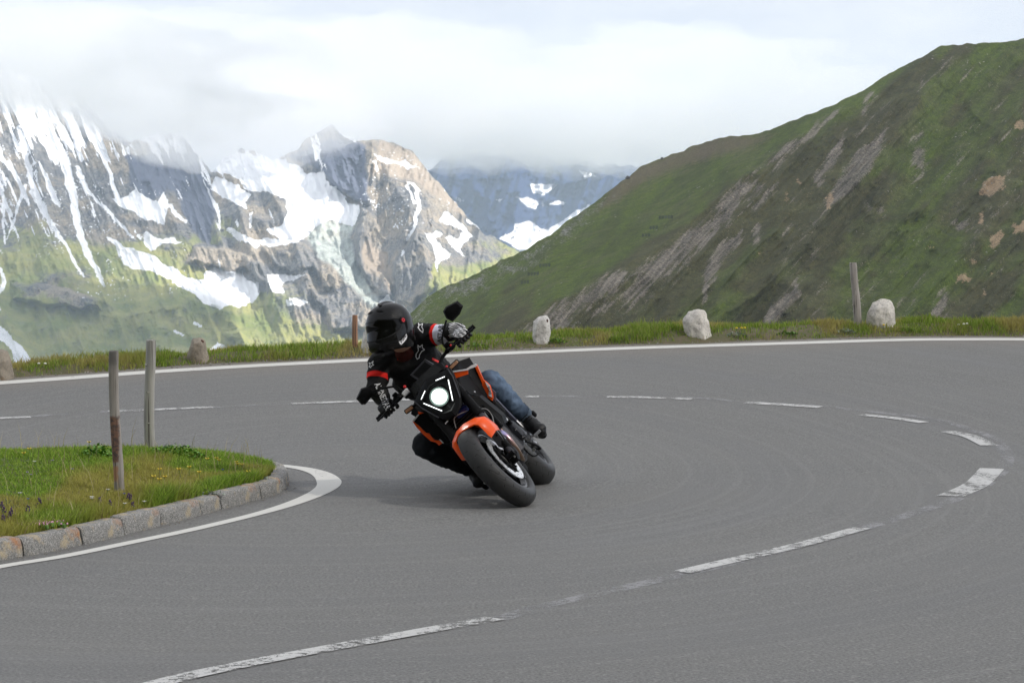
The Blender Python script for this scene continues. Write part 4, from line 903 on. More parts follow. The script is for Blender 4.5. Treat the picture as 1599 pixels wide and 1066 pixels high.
# ragged cloud banks wrapped round the peaks
M_PEAK = cloud_mat('peak_cloud', .0021, (.965, .975, 1))
def pc(px, py, Y, rx, ry, rz, seed, label):
    cloud('cloud', label, P(px, py, Y), (rx * Y / F, ry, rz * Y / F), M_PEAK, seed, .55)
pc(30, 90, 4300, 260, 500, 70, 5, 'grey cloud bank resting on the snowy left peaks')
pc(250, 120, 4400, 250, 520, 80, 6, 'thin cloud bank above the second left peak')
pc(370, 185, 4600, 190, 520, 70, 7, 'cloud pouring over the glacier saddle')
pc(600, 130, 5200, 260, 560, 80, 8, 'cloud bank above the middle peak')
pc(760, 186, 5900, 190, 560, 70, 9, 'white cloud hanging over the far blue range left of the green hill')
pc(930, 197, 5900, 170, 560, 66, 10, 'white cloud hanging behind the green hill skyline')
pc(1080, 150, 6200, 260, 560, 90, 11, 'high pale cloud above the green hill skyline')
pc(512, 172, 4800, 85, 260, 30, 21, 'ragged cloud touching the pointed middle summit')
pc(660, 205, 5600, 120, 360, 40, 22, 'cloud tongue behind the shoulder of the middle peak')
# mountain air
HZ = MB().box((0, 5200, 330), (16000, 10600, 1100)).build('haze', cloud_mat('mountain_air', .000072, (.68, .82, 1.0)), smooth=None); tag(HZ, kind='stuff')
# ================================================================ motorcycle (local frame: x forward from the front axle, y left, z up)
PSI, PHI = .10, .766
BT = Vector((.1275, 13.64, .034))
fw = Vector((-math.sin(PSI), -math.cos(PSI), 0)); lf0 = Vector((0, 0, 1)).cross(fw)
lf = lf0 * math.cos(PHI) + Vector((0, 0, 1)) * math.sin(PHI); up = Vector((0, 0, 1)) * math.cos(PHI) - lf0 * math.sin(PHI)
BM = Matrix(((fw.x, lf.x, up.x, BT.x), (fw.y, lf.y, up.y, BT.y), (fw.z, lf.z, up.z, BT.z), (0, 0, 0, 1)))
BI = BM.inverted()
def L2W(p): return BM @ Vector(p)
def bl(px, py, x):                              # bike point seen at a photo pixel, in the cross-plane x
    o = BI @ Vector((0, 0, HC)); d = BI.to_3x3() @ ray(px, py); return o + d * ((x - o.x) / d.x)
bike = thing('motorcycle', 'orange and black naked motorcycle leaning hard into the bend with its headlight on', 'motorcycle', matrix=BM)
M_BLK = plain('black_plastic', (.0045, .0045, .005), .5, var=.3, spec=.10); M_MAT = plain('matt_black', (.006, .006, .0065), .65, var=.3, spec=.10); M_GLS = plain('gloss_black', (.004, .004, .0045), .12, coat=.4, spec=.3)
M_ORG = plain('orange_paint', (.90, .095, .004), .34, var=.04, coat=.15, spec=.25); M_WPL = plain('white_decal', (.80, .79, .80), .35, var=.03); M_ALU = plain('cast_aluminium', (.46, .46, .47), .38, 1.0); M_STL = plain('brushed_steel', (.62, .62, .63), .22, 1.0)
M_GRY = plain('grey_metal_paint', (.045, .045, .052), .4, .3, spec=.35); M_FRM = plain('violet_grey_frame', (.12, .12, .16), .35, .4); M_RED = plain('red_anodised', (.75, .02, .02), .3); M_GOLD = plain('amber_metal', (.62, .26, .03), .35, .5); M_CAB = plain('grey_cable', (.25, .25, .25), .5)
M_LENS = plain('smoked_lens', (.006, .0065, .006), .2, coat=.1, spec=.15); M_ENG = plain('engine_grey', (.018, .018, .022), .38, .5, bump=.3, spec=.3)
def mat_hdr():
    a = NT('heated_steel'); z = a.n('ShaderNodeSeparateXYZ', {'Vector': a.coord()}).outputs['Z']; n = a.noise(a.coord(), 25, 4)
    t = a.math('ADD', z, a.math('MULTIPLY', n, .05)); return a.fin(a.ramp(a.n('ShaderNodeMapRange', {'Value': t, 'From Min': .25, 'From Max': .47}).outputs[0], [(0, (.20, .12, .06)), (.4, (.24, .15, .10)), (.75, (.34, .22, .24)), (.95, (.42, .38, .62))]), .3, .85)
M_HDR = mat_hdr()
def mat_tyre(hw, N_, seed):
    a = NT('tyre_rubber'); c = a.coord(); s = a.n('ShaderNodeSeparateXYZ', {'Vector': c}).outputs
    th = a.math('MULTIPLY', a.math('ARCTAN2', s['Z'], s['X']), N_ / (2 * PI)); ay = a.math('ABSOLUTE', s['Y'])
    sg = a.math('MULTIPLY', a.math('SIGN', s['Y']), .25)
    wv = a.math('MULTIPLY', a.math('SINE', a.math('MULTIPLY', ay, 190)), .10)
    ph = a.math('ADD', a.math('ADD', a.math('ADD', th, sg), a.math('MULTIPLY', ay, 13.0 * .06 / hw)), wv)
    fr = a.math('ABSOLUTE', a.math('SUBTRACT', a.math('FRACT', ph), .5))
    g1 = a.math('MULTIPLY', a.sstep(fr, .038, .018), a.math('MULTIPLY', a.sstep(ay, .006, .012), a.sstep(ay, hw * .86, hw * .74)))
    ph2 = a.math('ADD', a.math('ADD', a.math('ADD', th, sg), a.math('MULTIPLY', ay, 13.0 * .06 / hw)), a.math('ADD', wv, .45)); fr2 = a.math('ABSOLUTE', a.math('SUBTRACT', a.math('FRACT', ph2), .5))
    g2 = a.math('MULTIPLY', a.sstep(fr2, .030, .014), a.math('MULTIPLY', a.sstep(ay, hw * .42, hw * .48), a.sstep(ay, hw * .95, hw * .86)))
    g = a.math('MAXIMUM', g1, g2); n = a.noise(c, 40, 4); n2 = a.noise(c, 300, 2)
    wear = a.sstep(ay, hw * .92, hw * .7); r = a.n('ShaderNodeVectorMath', {0: c}, operation='LENGTH').outputs['Value']
    b = a.mix(n, (.016, .016, .0165), (.032, .032, .032)); b = a.mix(wear, (.012, .012, .013), b)
    b = a.mix(g, b, (.003, .003, .003))
    return a.fin(b, a.mix(wear, (.45, .45, .45), (.72, .72, .72)), normal=a.bump(a.math('SUBTRACT', a.math('MULTIPLY', n2, .05), g), .8, .003))
M_SPK = plain('black_wheel_paint', (.005, .005, .006), .22, coat=.2, spec=.3)
def mat_disc():
    a = NT('brake_disc_steel'); c = a.coord(); s = a.n('ShaderNodeSeparateXYZ', {'Vector': c}).outputs
    n = a.noise(a.mapping(c, (1, 1, 1)), 200, 2); r = a.math('SQRT', a.math('ADD', a.math('MULTIPLY', s['X'], s['X']), a.math('MULTIPLY', s['Z'], s['Z'])))
    th = a.math('MULTIPLY', a.math('ARCTAN2', s['Z'], s['X']), 26 / (2 * PI)); k = a.math('MULTIPLY', a.math('FLOOR', a.math('MULTIPLY', a.math('FRACT', a.math('MULTIPLY', th, .3334)), 3.0)), .012)
    fx = a.math('MULTIPLY', a.math('SUBTRACT', a.math('FRACT', th), .5), .034); fr = a.math('SUBTRACT', r, a.math('ADD', k, .127))
    d = a.math('SQRT', a.math('ADD', a.math('MULTIPLY', fx, fx), a.math('MULTIPLY', fr, fr)))
    h = a.sstep(d, .0062, .0048); b = a.mix(h, (.80, .80, .80), (.01, .01, .01))
    return a.fin(b, .32, a.math('MULTIPLY', a.math('SUBTRACT', 1.0, h), .75))
M_DSC = mat_disc()
def wheel(pos, R, hw, mat_t, steer, camber, name, rim_r, ndisc, rimw):
    t = bpy.data.objects.new(name, None); link(t, bike); t.empty_display_size = .1
    t.matrix_local = Matrix.Translation(pos) @ Matrix.Rotation(camber, 4, 'X') @ Matrix.Rotation(steer, 4, 'Z')
    Y = (0, 1, 0); O = (0, 0, 0); ref = (1, 0, 0)
    pr = []; k = 24; flat = .62
    for i in range(k + 1):                        # crown arc
        u = -1 + 2 * i / k; yy = u * hw; r = R - (R - rim_r - .028) * (1 - math.sqrt(max(0, 1 - (abs(u) ** 2.05) * .985))) * 1.0
        pr.append((r, yy))
    pr += [(rim_r + .012, hw * .90), (rim_r, rimw), (rim_r - .004, rimw * .8), (rim_r - .004, -rimw * .8), (rim_r, -rimw), (rim_r + .012, -hw * .90)]
    MB().lathe(pr, O, Y, ref, 96, True).build('tyre', mat_t, t, smooth=40)
    w_ = rimw; rp = [(rim_r + .004, w_), (rim_r + .008, w_ + .003), (rim_r + .006, w_ - .004), (rim_r - .012, w_ * .75), (rim_r - .022, w_ * .3), (rim_r - .022, -w_ * .3), (rim_r - .012, -w_ * .75), (rim_r + .006, -w_ + .004), (rim_r + .008, -w_ - .003), (rim_r + .004, -w_), (rim_r - .014, -w_ * .98), (rim_r - .034, -w_ * .5), (rim_r - .036, 0), (rim_r - .034, w_ * .5), (rim_r - .014, w_ * .98)]
    m = MB(); m.lathe(rp, O, Y, ref, 72, True)
    for q in range(5):
        for s in (-1, 1):
            a_ = 2 * PI * q / 5; d = Vector((math.cos(a_), 0, math.sin(a_))); e_ = Vector((math.cos(a_ + s * .20), 0, math.sin(a_ + s * .20)))
            m.tube([d * .035 + Vector((0, s * .004, 0)), d * .06 + e_ * .02, e_ * (rim_r - .026)], [.016, .012, .011], 8, flat=1.3, upv=(0, 1, 0))
    m.lathe([(.0, w_ * .9), (.03, w_ * .9), (.040, w_ * .5), (.040, -w_ * .5), (.03, -w_ * .9), (0, -w_ * .9)], O, Y, ref, 24)
    rim = m.build('rim', M_SPK, t)
    for s in (1, -1):
        MB().lathe([(rim_r - .006, s * (w_ + .0045)), (rim_r + .002, s * (w_ + .0048)), (rim_r + .002, s * (w_ + .0022)), (rim_r - .006, s * (w_ + .0020))], O, Y, ref, 72, True, ang=(2.2, 5.0)).build('rim_stripe', M_STL, rim)
    for s in ndisc:
        y = s * .068; r0, r1 = (.108, .160) if len(ndisc) > 1 else (.08, .12)
        MB().lathe([(r0, y - .0022), (r1, y - .0022), (r1, y + .0022), (r0, y + .0022)], O, Y, ref, 72, True).build('brake_disc', M_DSC, t, smooth=30)
        m = MB(); m.lathe([(.042, y - .004), (.060, y - .004), (.060, y + .004), (.042, y + .004)], O, Y, ref, 36, True)
        for q in range(10):
            a_ = 2 * PI * q / 10; d = Vector((math.cos(a_), 0, math.sin(a_))); e_ = Vector((math.cos(a_ + .18), 0, math.sin(a_ + .18)))
            m.tube([d * .055 + Vector((0, y, 0)), e_ * (r0 + .004) + Vector((0, y, 0))], .0055, 6)
            m.tube([e_ * (r0 + .002) + Vector((0, y - .006, 0)), e_ * (r0 + .002) + Vector((0, y + .006, 0))], .007, 8)
        m.build('disc_carrier', M_MAT, t)
    return t
STEER, FCAM = math.radians(-5.5), math.radians(0)
fwh = wheel((0, -.012, .305), .308, .067, mat_tyre(.067, 15, 1), STEER, FCAM, 'front_wheel', .216, (1, -1), .047)
rwh = wheel((-1.35, -.01, .320), .322, .093, mat_tyre(.093, 13, 2), 0, 0, 'rear_wheel', .216, (-1,), .072)
FS = Matrix.Translation((0, 0, .30)) @ Matrix.Rotation(FCAM, 4, 'X') @ Matrix.Rotation(STEER, 4, 'Z') @ Matrix.Translation((0, 0, -.30))
def fs(p): return FS @ Vector(p)
# fork
def fx(z): return -.045 - (z - .30) * .455
for s in (1, -1):
    b_ = fs((fx(.30) + .03, s * .108, .30)); l_ = fs((fx(.5), s * .108, .5)); u_ = Vector((fx(.62), s * .108, .62)); k_ = Vector((fx(.80), s * .108, .80)); t_ = Vector((fx(1.02), s * .108, 1.02))
    f = MB().tube([k_ + (u_ - k_) * 1.0, k_, t_], [.0285, .0295, .0275], 20).build('fork_tube', M_BLK, bike)
    MB().tube([k_ + (u_ - k_) * .9, k_ + (u_ - k_) * 1.06], .0325, 20).build('dust_seal', M_MAT, f)
    MB().tube([b_, l_, u_], [.023, .023, .022], 18).build('fork_slider', M_GRY, bike)
    m = MB(); m.tube([fs((-.03, s * .11, .285)), fs((-.055, s * .11, .40)), fs((-.085, s * .112, .46))], [.026, .024, .022], 12); m.tube([fs((.0, s * .07, .30)), fs((.0, s * .128, .30))], .017, 16)
    m.build('fork_foot', M_BLK, bike)
    # bracket plate from fender to fork foot, with two bolts
    mir = lambda P_: [Vector((p.x, (p.y if s > 0 else -p.y - .012), p.z)) for p in P_]
    pl = mir([bl(*c, -.02) for c in [(771.4, 674), (775.5, 672), (784.8, 683.3), (790, 690.6), (796, 698.8), (786.8, 699.9), (778.6, 697.8), (771.4, 688.5), (766.2, 681.3)]])
    g = MB().loft([[p + Vector((-.07, 0, 0)) for p in pl], [p + Vector((-.008, 0, 0)) for p in pl], [sum(pl, Vector()) / 9 + (p - sum(pl, Vector()) / 9) * .9 for p in pl]]).build('fork_guard', M_GRY if s > 0 else M_MAT, bike, smooth=25)
    for c in [(775.5, 679), (785, 693.5)]:
        q_ = mir([bl(*c, -.018)])[0]; MB().tube([q_, q_ + Vector((.004, 0, 0))], .008, 10).build('bolt', M_MAT, g)
    cp = mir([bl(*c, -.05) for c in [(788, 700), (795, 698), (801, 701), (806, 708), (808, 715.3), (803, 720.5), (795, 718), (789.5, 708)]]); cc_ = sum(cp, Vector()) / 8
    cc_ = cc_ + Vector((0, .004 * s, .004)); sc_ = lambda k, dx: [cc_ + (p - cc_) * k * 1.28 + Vector((dx, 0, 0)) for p in cp]
    c_ = MB().loft([sc_(.8, -.10), sc_(1, -.085), sc_(1, -.01), sc_(.82, .006)]).build('brake_caliper', M_BLK, bike, smooth=25)
    for k_ in (0, 2, 4): MB().tube([cc_ + (cp[k_] - cc_) * .6 + Vector((.004, 0, 0)), cc_ + (cp[k_] - cc_) * .6 + Vector((.011, 0, 0))], .0065, 10).build('bolt', M_STL, c_)
    MB().tube(spline([fs((-.10, s * .09, .41)), (-.16, s * .115, .50), (-.20, s * .135, .60), (-.24, s * .12, .70), (-.30, s * .07, .78)], 6), .0035, 6).build('brake_hose', M_CAB, bike)
m = MB(); m.box((fx(.955) - .01, 0, .955), (.07, .30, .045), Matrix.Rotation(math.radians(-24), 3, 'Y'), .015); m.box((fx(.76) - .02, 0, .76), (.08, .29, .05), Matrix.Rotation(math.radians(-24), 3, 'Y'), .015); m.build('fork_yoke', M_MAT, bike)
# front mudguard
OU = [(721.2, 718.7), (712, 706), (706, 697.3), (706.5, 688.8), (712.7, 673), (723.7, 661.5), (740.8, 652), (754, 650.2), (763.5, 658), (772.5, 669), (772.2, 674)]
IN_ = [(728.6, 717.5), (719.5, 703.5), (712.5, 692), (711, 688.8), (715.7, 676.6), (727.3, 668), (739.5, 662), (745.6, 662), (755.4, 670.5), (762.7, 679), (767, 682)]
ou = [bl(*p, .015) for p in OU]; inn = [bl(*p, .085 if 3 < i < 8 else .065) for i, p in enumerate(IN_)]
ctr = Vector((0, 0, .305))
def rotb(p, d, k=1.0): v = Matrix.Rotation(-math.radians(d), 3, 'Y') @ (p - ctr); return ctr + Vector((v.x * k, p.y + (0 - p.y) * 0, v.z * k))
rows_ = [inn, ou] + [[rotb(p, d, 1 + .01 * d / 30) for p in ou] for d in (14, 28, 42)]
inr = [[ctr + (p - ctr) * .972 for p in r] for r in rows_]
m = MB(); m.loft([o_ + i_[::-1] for o_, i_ in zip(rows_, inr)]); m.build('front_mudguard', M_ORG, bike, smooth=55)
m = MB()
for s in (1, -1):
    m.prism([(x_, s * .092, z_) for x_, z_ in [(-.16, .60), (-.02, .62), (.02, .58), (.02, .50), (-.05, .50), (-.13, .54)]], Vector((0, s * .007, 0)))
m.build('mudguard_stay', M_MAT, bike)

# headlight mask
def hm(y, z): return -.135 - (z - .72) * .42 - abs(y) * .35 + .0
prof = [(0, 1.005), (.075, .985), (.158, .955), (.150, .905), (.112, .80), (.070, .735), (0, .705)]
ring = [(y, z) for y, z in prof] + [(-y, z) for y, z in prof[-2:0:-1]]
def rr_(k, dx, c=(0, .865)): return [Vector((hm(c[0] + (y - c[0]) * k, c[1] + (z - c[1]) * k) + dx, c[0] + (y - c[0]) * k, c[1] + (z - c[1]) * k)) for y, z in ring]
m = MB(); m.loft([rr_(.86, -.11), rr_(1.0, -.055), rr_(1.0, -.012), rr_(.93, .0), rr_(.72, .004), rr_(.66, -.022), rr_(.30, -.026)]); mask = m.build('headlight_mask', M_BLK, bike, smooth=28)
M_LAMP = emit('lamp_light', (.94, 1, .95), 20); M_DRL = emit('daylight_strip', (.95, .99, 1), 2.2); M_RF1 = emit('reflector_glow', (.62, 1, .82), .62); M_RF2 = emit('reflector_outer_glow', (.50, .85, .72), .16)  # reflector rings emit on their own, imitating the lamp's greenish halo
lc = Vector((hm(0, .868) + .0, 0, .868)); LX = (1, 0, -.1)
hl_ = MB().lathe([(.0, .022), (.026, .019), (.039, .008), (.041, -.010), (.0, -.010)], lc, LX, (0, 1, 0), 32).build('headlight', M_LAMP, mask)
MB().lathe([(.0415, -.008), (.0505, .008), (.0510, .004), (.0415, -.012)], lc, LX, (0, 1, 0), 40, True).build('reflector', M_RF1, hl_)
MB().lathe([(.0512, .007), (.0600, .012), (.0605, .006), (.0512, .002)], lc, LX, (0, 1, 0), 40, True).build('reflector', M_RF2, hl_)
m = MB(); m.lathe([(.0607, -.03), (.0610, .013), (.066, .013), (.071, -.03)], lc, (1, 0, -.1), (0, 1, 0), 36, True); m.build('lamp_bezel', M_GLS, mask)
for s in (1, -1):
    for (ya, za), (yb, zb), w_ in [((.046, .958), (.103, .937), .0024), ((.107, .907), (.047, .792), .0027)]:
        pa, pb = Vector((hm(ya, za) + .004, s * ya, za)), Vector((hm(yb, zb) + .004, s * yb, zb)); MB().tube([pa, pb], w_, 8).build('light_strip', M_DRL, mask)
    # edge ridges of the mask
    MB().tube([Vector((hm(.142, .965) - .005, s * .146, .965)), Vector((hm(.135, .90) + .004, s * .138, .90)), Vector((hm(.09, .78) + .004, s * .092, .775))], .004, 6).build('mask_ridge', M_GRY, mask)
# smoked fly screen, display
m = MB(); m.loft([[Vector((hm(y_, 1.0) - .02, y_, .985)) for y_ in (-.12, -.06, 0, .06, .12)], [Vector((hm(0, 1.0) - .05 - abs(y_) * .3, y_, 1.045)) for y_ in (-.10, -.055, 0, .055, .10)], [Vector((hm(0, 1.0) - .055 - abs(y_) * .3, y_, 1.045)) for y_ in (-.10, -.055, 0, .055, .10)], [Vector((hm(y_, 1.0) - .026, y_, .985)) for y_ in (-.12, -.06, 0, .06, .12)]], False, False)
m.build('fly_screen', M_LENS, bike)
dq = [bl(641, 586, -.46), bl(664, 561, -.46), bl(680, 571, -.42), bl(659, 598, -.42)]
d0 = MB().prism(dq, Vector((-.022, 0, .006))).build('display', M_GRY, bike, smooth=None)
dc = sum(dq, Vector()) / 4; MB().prism([dc + (p - dc) * .8 + Vector((.0025, 0, 0)) for p in dq], Vector((.002, 0, 0))).build('display_back', M_BLK, d0, smooth=None)
m = MB(); m.tube([dc + Vector((-.005, 0, -.02)), (-.42, 0, 1.03)], .014, 8); m.build('display_bracket', M_MAT, bike)
# handlebar, grips, levers
GZ = 1.052
hb = [(-.50, -.415, GZ), (-.475, -.27, GZ + .004), (-.455, -.16, GZ - .004), (-.43, -.10, GZ - .03), (-.425, 0, GZ - .034), (-.43, .10, GZ - .03), (-.455, .16, GZ - .004), (-.475, .27, GZ + .004), (-.50, .415, GZ)]
bar = MB().tube(spline(hb, 6), .0115, 14).build('handlebar', M_MAT, bike)
for s in (1, -1):
    g = MB().tube([(-.478, s * .285, GZ), (-.482, s * .30, GZ), (-.497, s * .40, GZ), (-.499, s * .400, GZ)], [.019, .0165, .0165, .018], 16).build('grip', M_MAT, bar)
    MB().tube([(-.499, s * .400, GZ), (-.503, s * .430, GZ)], [.014, .0155], 14).build('bar_end_weight', M_BLK, bar)
    m = MB(); m.box((-.468, s * .235, GZ + .006), (.042, .06, .045), None, .01); m.box((-.455, s * .232, GZ + .035), (.03, .035, .02), None, .005); sw = m.build('switch_housing', M_BLK, bar)
    MB().box((-.446, s * .244, GZ + .012), (.006, .012, .012), None, .002).build('switch', M_RED if s > 0 else M_MAT, sw)
    m = MB(); m.tube([(-.46, s * .20, GZ + .002), (-.425, s * .225, GZ - .002)], [.017, .014], 10); m.tube(spline([(-.425, s * .222, GZ - .002), (-.405, s * .27, GZ - .006), (-.418, s * .34, GZ - .010), (-.432, s * .40, GZ - .012), (-.435, s * .425, GZ - .012)], 5), [.0085] * 12 + [.0075] * 8 + [.009], 8, flat=.7); m.build('lever', M_BLK, bike)
    m = MB(); m.box((-.43, s * .05, GZ - .025), (.05, .035, .05), None, .008); m.build('bar_clamp', M_BLK, bar)
MB().box(bl(634, 612.5, -.45), (.036, .050, .036), Matrix.Rotation(.1, 3, 'X'), .006).build('fluid_reservoir', M_WPL, bike)
MB().box(bl(634, 612.5, -.45) + Vector((0, 0, -.026)), (.040, .055, .02), None, .006).build('reservoir_mount', M_BLK, bike)
for p_ in [(697.5, 572.5)]: MB().ball(bl(*p_, -.40), .009, 10, 6).build('cable_adjuster', M_RED, bike)
MB().ball(bl(632, 603.5, -.42), .010, 10, 6).build('cable_adjuster', M_RED, bike)
MB().tube(spline([bl(699, 546, -.46), bl(692, 537, -.46), bl(690.5, 530, -.47), bl(693, 515, -.48), bl(697, 500, -.5)], 5), .0068, 8).build('mirror_stem', M_BLK, bike)
MB().tube(spline([bl(630, 612, -.46), bl(622, 605, -.46), bl(614, 603.5, -.47), bl(600, 606, -.48), bl(582, 611, -.5)], 5), .0068, 8).build('mirror_stem', M_BLK, bike)
for outl, nm in [([(692, 486), (696.5, 478.5), (714.5, 469.5), (723.5, 477.5), (718, 490.5), (707, 502), (697, 497)], 0), ([(556.5, 622), (564, 606), (575, 602.5), (583.5, 606), (586, 612.5), (571, 631), (565, 631.5)], 1)]:
    r0 = [bl(a, b, -.535) for a, b in outl]; c = sum(r0, Vector()) / len(r0); dn_ = lambda k, dx: [c + (p - c) * k + Vector((dx, 0, 0)) for p in r0]
    mm = MB().loft([dn_(.93, -.006), dn_(1.0, 0), dn_(1.0, .010), dn_(.80, .028), dn_(.30, .036)]).build('mirror', M_BLK, bike, smooth=20)
    MB().loft([dn_(.88, -.009), dn_(.88, -.005)]).build('mirror_glass', M_STL, mm, smooth=None)
M_AMB = plain('amber_lens', (.40, .20, .10), .25, coat=.5)
for s, a_, b_ in [(1, (702, 576), (716, 562.5)), (-1, (646, 634), (632.5, 644))]:
    p, q = bl(*a_, -.40), bl(*b_, -.40); d = (q - p); MB().tube([p - d * .7, p], .008, 8).build('signal_stem', M_BLK, bike)
    Rm = d.to_track_quat('Y', 'Z').to_matrix(); sg = MB().box((p + q) / 2, (.022, d.length, .032), Rm, .006).build('turn_signal', M_BLK, bike); MB().box((p + q) / 2 + Vector((.011, 0, 0)), (.006, d.length * .82, .02), Rm, .002).build('signal_lens', M_AMB, sg)

# tank with shrouds
m = MB(); rings = []
for x_, w_, zt, zb in [(-.40, .10, .93, .84), (-.46, .12, .96, .80), (-.56, .14, .985, .78), (-.68, .15, .99, .78), (-.80, .12, .95, .80), (-.88, .085, .89, .80)]:
    r = []
    for j in range(24):
        q = 2 * PI * j / 24; cx, cz = math.cos(q), math.sin(q); k = (abs(cx) ** 2.6 + abs(cz) ** 2.6) ** (-1 / 2.6); r.append(Vector((x_, cx * k * w_, (zt + zb) / 2 + cz * k * (zt - zb) / 2)))
    rings.append(r)
m.loft(rings); m.build('fuel_tank', M_BLK, bike, smooth=50)
def tri(pts, n):  # flat plate following a closed outline, thickness n
    return MB().prism(pts, n)
TX = [(-.38, .118, .972), (-.50, .200, .962), (-.585, .262, .934), (-.60, .232, .812), (-.60, .205, .72), (-.56, .165, .66), (-.42, .120, .70), (-.34, .118, .82)]
for s in (1, -1):
    S_ = lambda p: Vector((p[0], p[1] * s, p[2]))
    pts_ = [S_(p) for p in TX]; sh = MB().loft([[p + Vector((-.03, -.012 * s, 0)) for p in pts_], pts_]).build('tank_shroud', M_BLK, bike, smooth=None)
    def traced(outline, x_, th, mat_, nm, dxs=None):
        pp = [bl(px, py, x_) for px, py in outline]; pp = [Vector((p.x, p.y if s > 0 else -p.y, p.z)) for p in pp]
        return MB().prism(pp, (-th, 0, 0)).build(nm, mat_, sh, smooth=None)
    q0 = lambda L_: [(735 + a * .122, 560 + b * .122) for a, b in L_]; q3 = lambda L_: [(600 + a * .122, 580 + b * .122) for a, b in L_]
    if s > 0:
        traced([(705.5, 580.5), (730.5, 577), (730.8, 584), (712.5, 590)], -.365, .02, M_ORG, 'orange_panel')
        traced([(704.5, 579.6), (727.5, 576), (736, 570.2), (741.5, 568.2), (744.5, 569.5), (743, 572.5), (733, 576), (730, 578), (706, 581.4)], -.36, .03, M_WPL, 'white_edge')
        traced(q0([(48, 80), (75, 75), (160, 270), (200, 300), (245, 345), (275, 440), (285, 500), (275, 537), (220, 495), (205, 465), (140, 345), (150, 320), (60, 115)]), -.575, .045, M_ORG, 'orange_edge')
        traced(q0([(185, 290), (235, 335), (262, 420), (272, 492), (228, 470), (236, 405), (205, 345)]), -.568, .008, M_WPL, 'white_badge')
        traced(q0([(245, 365), (262, 378), (320, 432), (318, 542), (285, 530), (272, 470)]), -.61, .03, M_FRM, 'grey_wing')
    else:
        def own(outline, x_, th, mat_, nm): return MB().prism([bl(px, py, x_) for px, py in outline], (-th, 0, 0)).build(nm, mat_, sh, smooth=None)
        own([(644, 657), (653, 646), (662, 640), (690, 662), (702, 692), (688, 691), (668, 678)], -.500, .04, M_BLK, 'side_panel')
        own(q3([(430, 512), (505, 530), (440, 548)]), -.36, .03, M_ORG, 'orange_panel')
        own(q3([(358, 628), (430, 545), (442, 556), (372, 642)]), -.47, .03, M_WPL, 'white_edge')
        own(q3([(357, 632), (372, 636), (440, 690), (535, 783), (575, 790), (640, 878), (700, 880), (742, 912), (700, 945), (660, 905), (600, 892), (500, 805), (420, 722)]), -.49, .045, M_ORG, 'orange_edge')
        own(q3([(700, 865), (720, 870), (762, 915), (745, 918)]), -.48, .01, M_WPL, 'white_badge')
# radiator and cowl between shrouds
m = MB(); m.box((-.36, 0, .60), (.04, .30, .28), Matrix.Rotation(math.radians(-14), 3, 'Y'), .008); rad = m.build('radiator', M_MAT, bike)
for k in range(14): MB().box((-.336 - (k - 7) * .005, 0, .60 + (k - 7) * .019), (.004, .25, .004)).build('cooling_fin', M_GRY, rad, smooth=None)
for s in (1, -1):
    MB().prism([(-.30, s * .10, .76), (-.33, s * .165, .70), (-.42, s * .175, .52), (-.44, s * .15, .47), (-.34, s * .14, .50), (-.30, s * .13, .62)], (-.10, s * .01, 0)).build('radiator_cowl', M_BLK, bike, smooth=25)
    MB().tube([(-.60, s * .175, .74), (-.64, s * .185, .68), (-.78, s * .168, .52), (-.92, s * .150, .42)], [.012, .018, .017, .02], 8, flat=.6).build('frame_rail', M_FRM, bike)
    MB().tube([(-.50, s * .10, .80), (-.60, s * .165, .50), (-.70, s * .13, .33)], [.014, .014, .014], 8).build('engine_cradle', M_MAT, bike)
    m = MB(); m.box((-.66, s * .17, .60), (.16, .03, .12), Matrix.Rotation(.5, 3, 'Y'), .01); m.build('side_cover', M_MAT, bike, smooth=25)
blue = plain('blue_duct', (.01, .03, .16), .4); MB().box((-.26, .03, .705), (.05, .09, .035), Matrix.Rotation(-.5, 3, 'Y'), .008).build('horn_cover', blue, bike)
# engine
m = MB(); m.box((-.60, 0, .40), (.30, .26, .26), Matrix.Rotation(.15, 3, 'Y'), .03); m.box((-.50, 0, .54), (.18, .24, .20), Matrix.Rotation(-.35, 3, 'Y'), .025); m.box((-.80, 0, .42), (.22, .24, .24), None, .04); m.box((-.62, 0, .25), (.34, .18, .08), None, .03); eng = m.build('engine', M_ENG, bike)
for k in range(5): MB().box((-.47, 0, .475 + k * .022), (.20, .262, .006), Matrix.Rotation(-.35, 3, 'Y')).build('cylinder_fin', M_GRY, eng, smooth=None)
for s in (1, -1):
    m = MB(); m.lathe([(0, .175), (.055, .172), (.078, .158), (.086, .125), (.086, .10)], (-.68, 0, .40), (0, s, 0), (1, 0, 0), 32); m.build('engine_cover', M_ENG, eng)
    m = MB(); m.lathe([(0, .150), (.042, .150), (.055, .138), (.058, .10)], (-.84, 0, .40), (0, s, 0), (1, 0, 0), 24); m.build('sprocket_cover', M_GRY, eng)
    for q in range(7): MB().tube([(-.68 + .082 * math.cos(q * .9), s * .150, .40 + .082 * math.sin(q * .9)), (-.68 + .082 * math.cos(q * .9), s * .166, .40 + .082 * math.sin(q * .9))], .0065, 8).build('bolt', M_STL, eng)
    MB().tube([(-.55, s * .135, .55), (-.60, s * .155, .50)], .013, 8).build('frame_bolt', M_ALU, eng)
MB().box((-.60, .158, .500), (.07, .02, .035), Matrix.Rotation(.5, 3, 'Y'), .008).build('engine_bracket', M_ALU, bike)
MB().box((-.52, .14, .565), (.05, .03, .05), Matrix.Rotation(.2, 3, 'Y'), .008).build('engine_bracket', M_ALU, bike)
